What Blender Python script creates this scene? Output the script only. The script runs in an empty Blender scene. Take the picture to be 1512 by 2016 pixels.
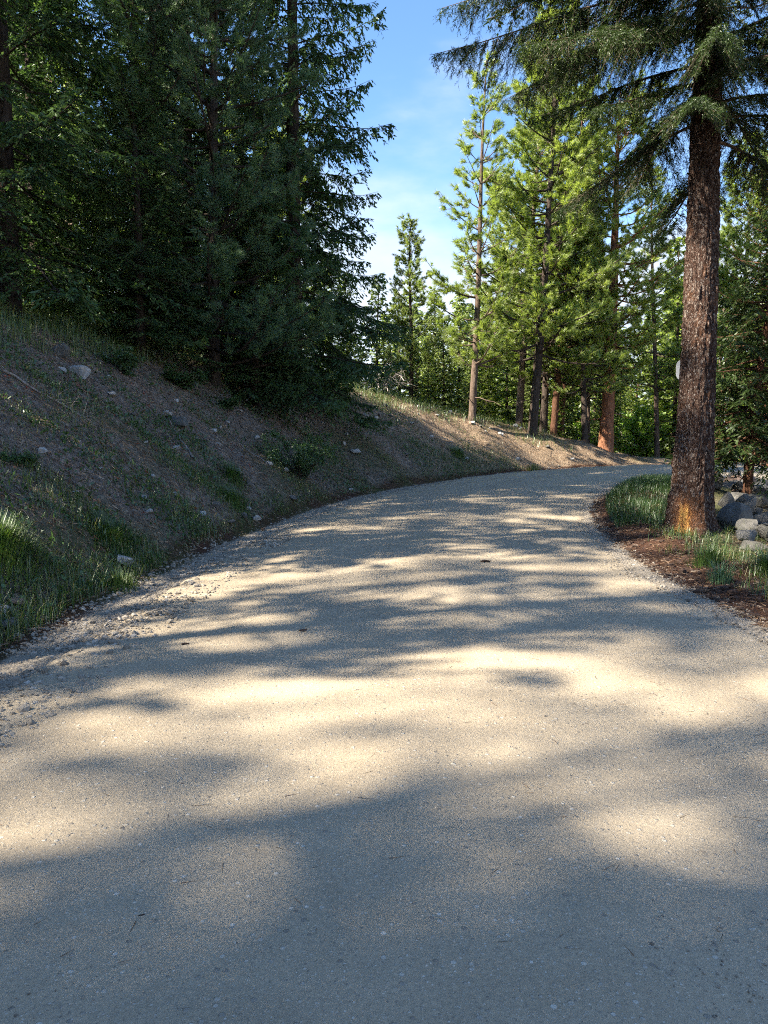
import bpy, math, random
import numpy as np
from mathutils import Vector, Matrix, Euler

scene = bpy.context.scene
COL = scene.collection
R = math.radians

# ---------------------------------------------------------------- camera
cam_data = bpy.data.cameras.new('camera')
cam = bpy.data.objects.new('camera', cam_data)
COL.objects.link(cam)
cam.location = (0, 0, 1.6)
cam.rotation_euler = (R(90 - 4.9), 0, 0)
cam_data.sensor_fit = 'VERTICAL'
cam_data.sensor_height = 36.0
cam_data.lens = 36.0 * 1500 / 2016
cam_data.clip_end = 3000
scene.camera = cam

# ---------------------------------------------------------------- sky, sun, exposure
SUN_AZ = R(20)          # sun stands to the left and this much behind the camera
SUN_EL = R(40)
to_sun = Vector((-math.cos(SUN_AZ) * math.cos(SUN_EL), -math.sin(SUN_AZ) * math.cos(SUN_EL), math.sin(SUN_EL)))
world = bpy.data.worlds.new('World'); scene.world = world; world.use_nodes = True
wt = world.node_tree; wt.nodes.clear()
def wn(t, **k):
    n = wt.nodes.new(t)
    for a, b in k.items(): setattr(n, a, b)
    return n
w_out = wn('ShaderNodeOutputWorld'); w_bg = wn('ShaderNodeBackground'); w_sky = wn('ShaderNodeTexSky', sky_type='NISHITA', sun_disc=False)
w_sky.sun_elevation = SUN_EL
w_sky.sun_rotation = math.atan2(to_sun.x, to_sun.y)
w_sky.altitude = 1200; w_sky.air_density = 1.0; w_sky.dust_density = 0.35; w_sky.ozone_density = 2.5
w_bg.inputs['Strength'].default_value = 0.076
# thin cloud: a white bank low over the horizon and a few wisps, the same all the way round
w_tc = wn('ShaderNodeTexCoord'); w_sep = wn('ShaderNodeSeparateXYZ'); w_map = wn('ShaderNodeMapping'); w_map.inputs['Scale'].default_value = (2.2, 2.2, 6.0)
w_no = wn('ShaderNodeTexNoise'); w_no.inputs['Scale'].default_value = 1.6; w_no.inputs['Detail'].default_value = 7; w_no.inputs['Roughness'].default_value = 0.55
w_m1 = wn('ShaderNodeMapRange'); w_m1.interpolation_type = 'SMOOTHSTEP'
for k, v in zip(('From Min', 'From Max', 'To Min', 'To Max'), (0.12, 0.40, 0.50, 0.03)): w_m1.inputs[k].default_value = v
w_ad = wn('ShaderNodeMath', operation='ADD'); w_m2 = wn('ShaderNodeMapRange'); w_m2.interpolation_type = 'SMOOTHSTEP'
for k, v in zip(('From Min', 'From Max', 'To Min', 'To Max'), (0.54, 0.98, 0.02, 0.85)): w_m2.inputs[k].default_value = v
w_mix = wn('ShaderNodeMix', data_type='RGBA'); w_mix.inputs['B'].default_value = (2.9, 3.1, 3.4, 1)
w_hs = wn('ShaderNodeHueSaturation'); w_hs.inputs['Saturation'].default_value = 1.12
L = wt.links.new
L(w_tc.outputs['Generated'], w_sep.inputs[0]); L(w_tc.outputs['Generated'], w_map.inputs[0]); L(w_map.outputs[0], w_no.inputs['Vector'])
L(w_sep.outputs['Z'], w_m1.inputs['Value']); L(w_m1.outputs[0], w_ad.inputs[0]); L(w_no.outputs['Fac'], w_ad.inputs[1]); L(w_ad.outputs[0], w_m2.inputs['Value'])
L(w_sky.outputs[0], w_hs.inputs['Color']); L(w_hs.outputs[0], w_mix.inputs['A']); L(w_m2.outputs[0], w_mix.inputs['Factor'])
L(w_mix.outputs['Result'], w_bg.inputs['Color']); L(w_bg.outputs[0], w_out.inputs['Surface'])

sun_data = bpy.data.lights.new('sun', 'SUN'); sun_data.energy = 4.3; sun_data.angle = R(0.8); sun_data.color = (1.0, 0.91, 0.76)
sun = bpy.data.objects.new('sun', sun_data); COL.objects.link(sun)
sun.rotation_euler = (-to_sun).to_track_quat('-Z', 'Y').to_euler()
scene.view_settings.view_transform = 'Standard'; scene.view_settings.look = 'None'
scene.view_settings.exposure = 2.35; scene.view_settings.gamma = 1.0
scene.view_settings.use_curve_mapping = False
cy = scene.cycles
cy.max_bounces = 5; cy.diffuse_bounces = 3; cy.glossy_bounces = 1; cy.transmission_bounces = 3; cy.transparent_max_bounces = 4
cy.use_adaptive_sampling = True; cy.adaptive_threshold = 0.035
cy.sample_clamp_indirect = 6
cy.use_denoising = False
cy.filter_width = 1.1
cy.debug_use_spatial_splits = True

# ---------------------------------------------------------------- terrain
def _hash(ix, iy, iz, seed):
    h = np.sin(ix * 127.1 + iy * 311.7 + iz * 74.7 + seed * 53.3) * 43758.5453
    return h - np.floor(h)

def vnoise(x, y, z=0.0, seed=0):
    """smooth value noise in -1..1"""
    x = np.asarray(x, float); y = np.asarray(y, float); z = np.asarray(z, float) + 0 * x
    ix, iy, iz = np.floor(x), np.floor(y), np.floor(z)
    fx, fy, fz = x - ix, y - iy, z - iz
    fx = fx * fx * (3 - 2 * fx); fy = fy * fy * (3 - 2 * fy); fz = fz * fz * (3 - 2 * fz)
    r = 0
    for a in (0, 1):
        for b in (0, 1):
            for c in (0, 1):
                w = (fx if a else 1 - fx) * (fy if b else 1 - fy) * (fz if c else 1 - fz)
                r = r + w * _hash(ix + a, iy + b, iz + c, seed)
    return r * 2 - 1

def fbm(x, y, z=0.0, seed=0, octaves=4, gain=0.5):
    r, a = 0, 1.0
    for o in range(octaves):
        r = r + a * vnoise(x * 2 ** o, y * 2 ** o, np.asarray(z) * 2 ** o, seed + 7 * o)
        a *= gain
    return r

def sstep(a, b, x):
    t = np.clip((x - a) / (b - a), 0, 1)
    return t * t * (3 - 2 * t)

ROAD_PTS = np.array([(0.9, -30), (0.6, -20), (0.35, -10), (0.3, -4), (0.3, 0), (0.32, 4), (0.38, 8), (0.6, 11.5), (1.1, 15),
                     (2.3, 19.5), (4.6, 24.6), (7.6, 28.4), (11.4, 31.0), (16, 32.4), (22, 32.6), (30, 31.5), (42, 28), (60, 22)], float)
ROAD_HALF = 2.75

def _spline(P, n=24):
    out = []
    for i in range(len(P) - 1):
        p0, p1, p2, p3 = P[max(i - 1, 0)], P[i], P[i + 1], P[min(i + 2, len(P) - 1)]
        for k in range(n):
            t = k / n
            out.append(0.5 * ((2 * p1) + (-p0 + p2) * t + (2 * p0 - 5 * p1 + 4 * p2 - p3) * t * t + (-p0 + 3 * p1 - 3 * p2 + p3) * t ** 3))
    out.append(P[-1])
    return np.array(out)

RC = _spline(ROAD_PTS)
_seg = np.linalg.norm(np.diff(RC, axis=0), axis=1)
RS = np.concatenate([[0], np.cumsum(_seg)])
_n = int(RS[-1] / 0.25)
_ss = np.linspace(0, RS[-1], _n)
RC = np.stack([np.interp(_ss, RS, RC[:, 0]), np.interp(_ss, RS, RC[:, 1])], 1)
RS = _ss
RT = np.gradient(RC, axis=0); RT /= np.linalg.norm(RT, axis=1)[:, None]
RN = np.stack([-RT[:, 1], RT[:, 0]], 1)                       # left of travel
S0 = float(np.interp(0, RC[:200, 1], RS[:200]))               # arc length at the camera

def s_of(y):                                                  # arc length where the centre line passes this y (first part only)
    return float(np.interp(y, RC[:320, 1], RS[:320]))

_zs = [(-40, -0.3), (0, 0), (10, 0.0), (15, 0.10), (20, 0.26), (25, 0.42), (30, 0.62), (35, 0.80), (39, 0.80), (44, 0.55), (50, 0.1), (60, -0.3), (100, -1)]
def road_z(s):
    return np.interp(s - S0, [a for a, b in _zs], [b for a, b in _zs])

_hs = [(-40, 3.4), (0, 3.6), (12, 3.9), (18, 4.25), (23, 4.25), (27, 3.6), (31, 2.5), (33, 1.8), (35, 1.1), (36.5, 0.4), (37.8, 0.0), (60, 0)]
def bank_h(s):
    return np.interp(s - S0, [a for a, b in _hs], [b for a, b in _hs])
_gs = [(-40, 0.17), (18, 0.17), (27, 0.16), (33, 0.08), (36, 0.0), (38, -0.05), (42, -0.07), (60, -0.08)]
def bank_g(s):
    return np.interp(s - S0, [a for a, b in _gs], [b for a, b in _gs])

def road_frame(x, y):
    """signed distance from the centre line (left positive) and arc length"""
    x = np.atleast_1d(np.asarray(x, float)).ravel(); y = np.atleast_1d(np.asarray(y, float)).ravel()
    d = np.empty_like(x); s = np.empty_like(x)
    for a in range(0, len(x), 20000):
        X, Y = x[a:a + 20000], y[a:a + 20000]
        dx = X[:, None] - RC[None, :, 0]; dy = Y[:, None] - RC[None, :, 1]
        i = np.argmin(dx * dx + dy * dy, 1)
        k = np.arange(len(X))
        vx, vy = dx[k, i], dy[k, i]
        along = vx * RT[i, 0] + vy * RT[i, 1]
        side = vx * RN[i, 0] + vy * RN[i, 1]
        dist = np.sqrt(vx * vx + vy * vy)
        d[a:a + 20000] = np.sign(side) * dist
        s[a:a + 20000] = RS[i] + np.clip(along, -0.13, 0.13)
    return d, s

def terrain(x, y, detail=True):
    shape = np.shape(x)
    x = np.atleast_1d(np.asarray(x, float)).ravel(); y = np.atleast_1d(np.asarray(y, float)).ravel()
    d, s = road_frame(x, y)
    zr = road_z(s)
    e = np.abs(d) - ROAD_HALF
    # left: cut bank
    H = bank_h(s) * (1 + 0.08 * vnoise(s / 5, 0 * s, 0, 3)); g = bank_g(s)
    foot = 0.75 + 0.25 * vnoise(s / 3, 0 * s + 4, 0, 5)
    sl = 0.80 + 0.05 * vnoise(s / 6, 0 * s + 9, 0, 6)
    up = np.maximum(e - foot, 0) * sl
    k = 0.35
    bank = -k * np.log(np.exp(-np.minimum(up, 40) / k) + np.exp(-(H) / k)) + k * np.log(1 + np.exp(-H / k))   # soft minimum
    ec = foot + H / sl
    over = np.maximum(e - ec, 0)
    over = np.where(over > 45, 45 + (over - 45) * 0.45, over)
    zl = zr + bank + g * over - 0.06 * np.exp(-((e - 0.45) / 0.3) ** 2)
    # right: verge, low mound, then riprap hollow
    f = sstep(0.3, 1.3, e)
    mound = 0.28 * np.exp(-(((s - S0) - 21) / 5.0) ** 2) * sstep(0.2, 1.2, e) * (1 - sstep(2.6, 4.5, e))
    hollow = -0.75 * sstep(2.4, 7.0, e) * (1 - 0.75 * sstep(20, 32, s - S0))
    far = -0.04 * np.clip(e - 7, 0, 40)
    zg = zr + 0.05 * f + mound + hollow + far
    z = np.where(d > 0, zl, zg)
    z = np.where(e < 0, zr, z)
    if detail:
        off = sstep(0.1, 1.6, e)
        z = z + off * (0.10 * fbm(x / 2.2, y / 2.2, 0, 11, 3) + 0.035 * fbm(x / 0.45, y / 0.45, 0, 12, 2))
        z = z + np.where(d > 0, 1.0, 0.3) * sstep(0.5, 1.4, e) * (1 - sstep(6, 8, e)) * (0.07 * vnoise(s / 0.55 + 0.3 * e, e / 3.0, 0, 14) + 0.05 * vnoise(s / 1.6, e / 0.9, 0, 15))
        z = z + (1 - off) * sstep(-0.4, 0.2, e) * 0.012 * vnoise(x / 0.3, y / 0.3, 0, 13)
    return z.reshape(shape)

# ---------------------------------------------------------------- mesh helpers
def new_mesh(name, V, faces, tint=None, smooth=False, extra=None):
    """V (n,3); faces: list of (m,k) index arrays"""
    me = bpy.data.meshes.new(name)
    V = np.ascontiguousarray(V, dtype=np.float32)
    me.vertices.add(len(V)); me.vertices.foreach_set('co', V.ravel())
    faces = [np.asarray(f) for f in faces if len(f)]
    idx = np.concatenate([f.ravel() for f in faces]).astype(np.int32)
    cnt = np.concatenate([np.full(len(f), f.shape[1]) for f in faces])
    me.loops.add(len(idx)); me.loops.foreach_set('vertex_index', idx)
    me.polygons.add(len(cnt)); me.polygons.foreach_set('loop_start', np.concatenate([[0], np.cumsum(cnt)[:-1]]).astype(np.int32))
    me.update(calc_edges=True)
    me.polygons.foreach_set('use_smooth', np.full(len(cnt), smooth, dtype=bool))
    for nm, arr in ([('tint', tint)] if tint is not None else []) + list((extra or {}).items()):
        a = me.attributes.new(nm, 'FLOAT', 'POINT'); a.data.foreach_set('value', np.ascontiguousarray(arr, dtype=np.float32))
    return me

def link(name, me, mat=None, parent=None, loc=None, rot=None, scale=None):
    o = bpy.data.objects.new(name, me); COL.objects.link(o)
    if mat and me is not None and not me.materials: me.materials.append(mat)
    if parent is not None: o.parent = parent
    if loc is not None: o.location = loc
    if rot is not None: o.rotation_euler = rot
    if scale is not None: o.scale = scale if hasattr(scale, '__len__') else (scale,) * 3
    return o

def tag(o, label=None, cat=None, group=None, kind=None):
    for k, v in (('label', label), ('category', cat), ('group', group), ('kind', kind)):
        if v: o[k] = v
        elif k in o.keys(): del o[k]
    return o

KIDS = {}
def copy_tree(o, parent=None):
    c = o.copy(); COL.objects.link(c); c.parent = parent
    for ch in KIDS.get(o.name, []): copy_tree(ch, c)
    return c

def nrm(v):
    return v / np.maximum(np.linalg.norm(v, axis=-1, keepdims=True), 1e-9)

def tubes(P, Rad, sides=5, cap=False):
    """P (m,n,3) paths, Rad (m,n) -> verts, quads"""
    m, n, _ = P.shape
    T = nrm(np.gradient(P, axis=1))
    ref = np.where(np.abs(T[..., 2:3]) > 0.9, np.array([1.0, 0, 0]), np.array([0, 0, 1.0]))
    A = nrm(np.cross(T, ref)); B = np.cross(T, A)
    a = np.arange(sides) * 2 * np.pi / sides
    V = P[:, :, None, :] + Rad[:, :, None, None] * (np.cos(a)[None, None, :, None] * A[:, :, None, :] + np.sin(a)[None, None, :, None] * B[:, :, None, :])
    V = V.reshape(-1, 3)
    i, j, k = np.meshgrid(np.arange(m), np.arange(n - 1), np.arange(sides), indexing='ij')
    b = (i * n + j) * sides
    k2 = (k + 1) % sides
    Q = np.stack([b + k, b + k2, b + sides + k2, b + sides + k], -1).reshape(-1, 4)
    return V, Q

class Acc:
    """collects geometry for one mesh"""
    def __init__(s): s.V = []; s.F = {3: [], 4: []}; s.T = []; s.n = 0
    def add(s, V, F, tint=0.5):
        s.V.append(V); F = np.asarray(F); s.F[F.shape[1]].append(F + s.n); s.n += len(V)
        s.T.append(np.broadcast_to(np.asarray(tint, float), (len(V),)))
    def mesh(s, name, smooth=False):
        return new_mesh(name, np.concatenate(s.V), [np.concatenate(f) for f in s.F.values() if f], np.concatenate(s.T), smooth)

def rhombi(p, d, length, width, nv, tint, acc):
    """leaf-like flat shoots: p, d (n,3)"""
    side = nrm(np.cross(d, nv)) * (width / 2)[:, None]
    m = p + d * (length * 0.42)[:, None]
    V = np.stack([p, m + side, p + d * length[:, None], m - side], 1).reshape(-1, 3)
    b = np.arange(len(p))[:, None] * 4
    F = np.concatenate([b + [0, 1, 2], b + [0, 2, 3]])
    acc.add(V, F, np.repeat(tint, 4))

def needles(p, d, length, width, rng, tint, acc):
    nv = rng.normal(size=p.shape)
    side = nrm(np.cross(d, nv)) * (width / 2)[:, None]
    V = np.stack([p + side, p - side, p + d * length[:, None]], 1).reshape(-1, 3)
    acc.add(V, np.arange(len(p) * 3).reshape(-1, 3), np.repeat(tint, 3))

# ---------------------------------------------------------------- material helpers
class NT:
    def __init__(s, name):
        s.m = bpy.data.materials.new(name); s.m.use_nodes = True
        s.t = s.m.node_tree; s.t.nodes.clear()
        s.out = s.n('ShaderNodeOutputMaterial')
    def n(s, t, ins=None, **k):
        nd = s.t.nodes.new(t)
        for a, b in k.items(): setattr(nd, a, b)
        for a, b in (ins or {}).items():
            if isinstance(b, bpy.types.NodeSocket): s.t.links.new(b, nd.inputs[a])
            else: nd.inputs[a].default_value = b
        return nd
    def l(s, a, b): s.t.links.new(a, b)
    def coord(s, kind='Object', scale=(1, 1, 1)):
        tc = s.n('ShaderNodeTexCoord'); mp = s.n('ShaderNodeMapping', {'Scale': scale}); s.l(tc.outputs[kind], mp.inputs[0]); return mp.outputs[0]
    def noise(s, vec, scale, detail=4, rough=0.55):
        return s.n('ShaderNodeTexNoise', {'Vector': vec, 'Scale': scale, 'Detail': detail, 'Roughness': rough}).outputs['Fac']
    def vor(s, vec, scale, feature='F1', out='Distance'):
        return s.n('ShaderNodeTexVoronoi', {'Vector': vec, 'Scale': scale}, feature=feature).outputs[out]
    def ramp(s, fac, stops):
        r = s.n('ShaderNodeValToRGB', {'Fac': fac}); e = r.color_ramp.elements
        while len(e) < len(stops): e.new(0.5)
        for el, (p, c) in zip(e, stops): el.position = p; el.color = (*c, 1) if len(c) == 3 else c
        return r.outputs['Color']
    def mix(s, fac, a, b, mode='MIX'):
        nd = s.n('ShaderNodeMix', data_type='RGBA', blend_type=mode)
        for k, v in (('Factor', fac), ('A', a), ('B', b)):
            if isinstance(v, bpy.types.NodeSocket): s.l(v, nd.inputs[k])
            else: nd.inputs[k].default_value = (*v, 1) if hasattr(v, '__len__') and len(v) == 3 else v
        return nd.outputs['Result']
    def mth(s, op, a, b=0.0):
        nd = s.n('ShaderNodeMath', operation=op)
        for i, v in enumerate((a, b)):
            if isinstance(v, bpy.types.NodeSocket): s.l(v, nd.inputs[i])
            else: nd.inputs[i].default_value = v
        return nd.outputs[0]
    def rng(s, v, a, b, c=0.0, d=1.0):
        return s.n('ShaderNodeMapRange', {'Value': v, 'From Min': a, 'From Max': b, 'To Min': c, 'To Max': d}).outputs[0]
    def attr(s, name):
        return s.n('ShaderNodeAttribute', attribute_name=name).outputs['Fac']
    def bump(s, h, strength, dist, prev=None):
        b = s.n('ShaderNodeBump', {'Height': h, 'Strength': strength, 'Distance': dist})
        if prev is not None: s.l(prev, b.inputs['Normal'])
        return b.outputs['Normal']
    def principled(s, col, rough=0.9, normal=None, spec=0.2):
        p = s.n('ShaderNodeBsdfPrincipled', {'Base Color': col if isinstance(col, bpy.types.NodeSocket) else (*col, 1), 'Roughness': rough, 'Specular IOR Level': spec})
        if normal is not None: s.l(normal, p.inputs['Normal'])
        s.l(p.outputs[0], s.out.inputs['Surface'])
        return s.m

def leaf_mat(name, stops, trans=0.35, tcol=1.25, rough=0.45, gloss=0.06, objvar=0.25):
    """needle / leaf: diffuse + translucent + a little gloss, colour picked by the tint of each leaf"""
    t = NT(name)
    ti = t.attr('tint')
    rnd = t.n('ShaderNodeObjectInfo').outputs['Random']
    f = t.mth('ADD', ti, t.rng(rnd, 0, 1, -objvar / 2, objvar / 2))
    c = t.ramp(f, stops)
    d = t.n('ShaderNodeBsdfDiffuse', {'Color': c})
    tc = t.mix(1.0, c, (tcol, tcol * 1.05, tcol * 0.55), 'MULTIPLY')
    tr = t.n('ShaderNodeBsdfTranslucent', {'Color': tc})
    m1 = t.n('ShaderNodeMixShader', {'Fac': trans}); t.l(d.outputs[0], m1.inputs[1]); t.l(tr.outputs[0], m1.inputs[2])
    g = t.n('ShaderNodeBsdfGlossy', {'Roughness': rough, 'Color': (0.9, 0.95, 0.9, 1)})
    m2 = t.n('ShaderNodeMixShader', {'Fac': gloss}); t.l(m1.outputs[0], m2.inputs[1]); t.l(g.outputs[0], m2.inputs[2])
    t.l(m2.outputs[0], t.out.inputs['Surface'])
    return t.m

def bark_mat(name, stops, scale=1.0, bump=0.6, scar=False, zs=0.22):
    t = NT(name)
    v = t.coord('Object', (9 * scale, 9 * scale, 9 * zs * scale))
    n1 = t.noise(v, 1.0, 6, 0.65)
    n2 = t.noise(v, 5.0, 4, 0.7)
    f = t.mth('ADD', t.mth('MULTIPLY', n1, 0.6), t.mth('MULTIPLY', n2, 0.4))
    c = t.ramp(f, stops)
    if scar:
        sc = t.attr('scar')
        n3 = t.noise(t.coord('Object', (14, 14, 3)), 1.5, 5, 0.6)
        wood = t.ramp(n3, [(0.3, (0.10, 0.045, 0.02)), (0.45, (0.42, 0.20, 0.07)), (0.62, (0.62, 0.36, 0.12)), (0.8, (0.30, 0.12, 0.05))])
        c = t.mix(t.rng(t.mth('ADD', sc, t.rng(n2, 0, 1, -0.25, 0.25)), 0.35, 0.6), c, wood)
    cr = t.vor(v, 1.6, 'DISTANCE_TO_EDGE')
    h = t.mth('ADD', f, t.rng(cr, 0, 0.25, 0, 0.35))
    return t.principled(c, 0.95, t.bump(h, bump, 0.05), 0.1)

# ---------------------------------------------------------------- materials
M = {}
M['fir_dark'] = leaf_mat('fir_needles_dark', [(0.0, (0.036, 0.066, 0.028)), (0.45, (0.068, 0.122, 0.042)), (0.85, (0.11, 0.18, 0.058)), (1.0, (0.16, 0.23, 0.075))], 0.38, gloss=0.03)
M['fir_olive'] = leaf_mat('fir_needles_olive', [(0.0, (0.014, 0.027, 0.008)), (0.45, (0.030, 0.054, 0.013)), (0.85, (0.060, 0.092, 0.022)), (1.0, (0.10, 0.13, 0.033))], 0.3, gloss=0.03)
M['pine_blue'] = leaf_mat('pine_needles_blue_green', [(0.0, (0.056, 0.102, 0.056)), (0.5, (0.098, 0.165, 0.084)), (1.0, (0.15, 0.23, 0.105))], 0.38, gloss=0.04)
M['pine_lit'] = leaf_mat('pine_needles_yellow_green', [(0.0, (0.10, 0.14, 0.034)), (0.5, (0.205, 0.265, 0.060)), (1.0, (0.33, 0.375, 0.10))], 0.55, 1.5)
M['pine_pale'] = leaf_mat('pine_needles_pale', [(0.0, (0.10, 0.14, 0.045)), (0.5, (0.19, 0.24, 0.08)), (1.0, (0.30, 0.34, 0.12))], 0.5, 1.4)
M['decid'] = leaf_mat('broad_leaves_bright', [(0.0, (0.10, 0.18, 0.025)), (0.5, (0.19, 0.31, 0.045)), (1.0, (0.30, 0.42, 0.08))], 0.5, 1.4)
M['shrub'] = leaf_mat('shrub_leaves', [(0.0, (0.032, 0.070, 0.022)), (0.5, (0.060, 0.12, 0.034)), (1.0, (0.105, 0.18, 0.05))], 0.35)
M['grass'] = leaf_mat('grass_blades', [(0.0, (0.036, 0.074, 0.014)), (0.4, (0.064, 0.122, 0.022)), (0.7, (0.13, 0.165, 0.042)), (1.0, (0.30, 0.26, 0.13))], 0.35)
M['grass_blue'] = leaf_mat('grass_blades_blue_green', [(0.0, (0.06, 0.12, 0.06)), (0.6, (0.13, 0.22, 0.11)), (1.0, (0.24, 0.32, 0.16))], 0.3)
M['straw'] = leaf_mat('dry_needles', [(0.0, (0.07, 0.038, 0.024)), (0.4, (0.18, 0.11, 0.068)), (0.8, (0.36, 0.26, 0.175)), (1.0, (0.50, 0.41, 0.30))], 0.1, gloss=0.03)
M['redweed'] = leaf_mat('red_weed_leaves', [(0.0, (0.16, 0.03, 0.02)), (0.5, (0.28, 0.06, 0.04)), (1.0, (0.32, 0.14, 0.07))], 0.3)
M['bark_big'] = bark_mat('bark_old_fir', [(0.34, (0.035, 0.018, 0.012)), (0.45, (0.105, 0.056, 0.038)), (0.54, (0.19, 0.118, 0.085)), (0.60, (0.30, 0.23, 0.18)), (0.70, (0.46, 0.40, 0.34))], 1.5, 1.0, scar=True, zs=0.3)
M['bark_dark'] = bark_mat('bark_dark', [(0.3, (0.018, 0.014, 0.012)), (0.5, (0.055, 0.042, 0.034)), (0.72, (0.13, 0.105, 0.085))], 1.6)
M['bark_grey'] = bark_mat('bark_grey_brown', [(0.3, (0.03, 0.022, 0.018)), (0.48, (0.10, 0.072, 0.055)), (0.7, (0.26, 0.20, 0.16))], 1.4)
M['bark_orange'] = bark_mat('bark_orange_plates', [(0.32, (0.05, 0.024, 0.015)), (0.46, (0.19, 0.085, 0.048)), (0.62, (0.33, 0.165, 0.095)), (0.75, (0.42, 0.25, 0.16))], 0.9, 0.9)
M['bark_rust'] = bark_mat('bark_rust', [(0.32, (0.028, 0.015, 0.010)), (0.48, (0.085, 0.043, 0.027)), (0.7, (0.18, 0.095, 0.06))], 1.4)
M['deadwood'] = bark_mat('dead_wood', [(0.3, (0.10, 0.085, 0.075)), (0.5, (0.24, 0.21, 0.19)), (0.7, (0.42, 0.39, 0.36))], 2.5, 0.3)

def plate_bark():
    t = NT('bark_old_fir'); v = t.coord('Object', (1, 1, 0.5))
    wv = t.n('ShaderNodeVectorMath', {0: v}, operation='ADD'); nz = t.n('ShaderNodeTexNoise', {'Vector': v, 'Scale': 9, 'Detail': 3})
    sc = t.n('ShaderNodeVectorMath', {0: nz.outputs['Color']}, operation='SCALE'); sc.inputs['Scale'].default_value = 0.05; t.l(sc.outputs[0], wv.inputs[1])
    vo = t.n('ShaderNodeTexVoronoi', {'Vector': wv.outputs[0], 'Scale': 48.0}); ed = t.n('ShaderNodeTexVoronoi', {'Vector': wv.outputs[0], 'Scale': 48.0}, feature='DISTANCE_TO_EDGE')
    r = t.n('ShaderNodeSeparateColor', {'Color': vo.outputs['Color']}).outputs[0]
    n1 = t.noise(v, 3.0, 4, 0.6); n2 = t.noise(v, 60, 4, 0.7)
    f = t.mth('ADD', t.mth('MULTIPLY', r, 0.62), t.mth('ADD', t.mth('MULTIPLY', n1, 0.25), t.mth('MULTIPLY', n2, 0.28)))
    c = t.ramp(f, [(0.22, (0.028, 0.016, 0.012)), (0.45, (0.068, 0.038, 0.028)), (0.66, (0.105, 0.068, 0.053)), (0.80, (0.17, 0.132, 0.11)), (0.95, (0.28, 0.24, 0.21))])
    n3 = t.noise(t.coord('Object', (14, 14, 3)), 1.5, 5, 0.6)
    wood = t.ramp(n3, [(0.3, (0.10, 0.04, 0.02)), (0.45, (0.40, 0.18, 0.06)), (0.6, (0.60, 0.34, 0.10)), (0.8, (0.26, 0.10, 0.045))])
    m = t.mth('ADD', t.attr('scar'), t.mth('ADD', t.rng(n1, 0.3, 0.7, -0.35, 0.35), t.rng(n2, 0, 1, -0.15, 0.15)))
    c = t.mix(t.rng(m, 0.12, 0.55, 0, 0.6), c, (0.22, 0.095, 0.04))
    c = t.mix(t.rng(m, 0.55, 0.72), c, wood)
    h = t.mth('ADD', t.rng(ed.outputs['Distance'], 0, 0.18, 0, 1.0), t.mth('ADD', t.mth('MULTIPLY', r, 0.9), n2))
    return t.principled(c, 0.95, t.bump(h, 1.0, 0.02), 0.1)
M['bark_big'] = plate_bark()

def rock_mat(name, stops, moss=0.0):
    t = NT(name); v = t.coord('Object'); rnd = t.n('ShaderNodeObjectInfo').outputs['Random']
    n1 = t.noise(v, 2.2, 6, 0.65); n2 = t.noise(v, 14, 5, 0.7)
    f = t.mth('ADD', t.mth('MULTIPLY', n1, 0.55), t.mth('MULTIPLY', n2, 0.45))
    f = t.mth('ADD', f, t.rng(rnd, 0, 1, -0.06, 0.06))
    c = t.ramp(f, stops)
    sp = t.vor(v, 40); c = t.mix(t.rng(sp, 0.10, 0.2, 0.5, 0), c, (0.05, 0.05, 0.05))
    if moss: c = t.mix(t.rng(t.noise(v, 3.1, 5, 0.7), 0.52, 0.64, 0, moss), c, (0.07, 0.08, 0.025))
    h = t.mth('ADD', n1, t.mth('MULTIPLY', n2, 0.5))
    return t.principled(c, 0.85, t.bump(h, 0.5, 0.06), 0.25)
M['rock'] = rock_mat('granite_grey', [(0.32, (0.045, 0.043, 0.040)), (0.5, (0.105, 0.10, 0.092)), (0.68, (0.20, 0.19, 0.172))], 0.25)
M['rock_pale'] = rock_mat('granite_pale', [(0.32, (0.19, 0.183, 0.172)), (0.5, (0.36, 0.35, 0.33)), (0.68, (0.52, 0.505, 0.48))])
M['rock_brown'] = rock_mat('stone_brown', [(0.32, (0.10, 0.065, 0.045)), (0.5, (0.22, 0.15, 0.11)), (0.68, (0.34, 0.26, 0.20))])

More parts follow.
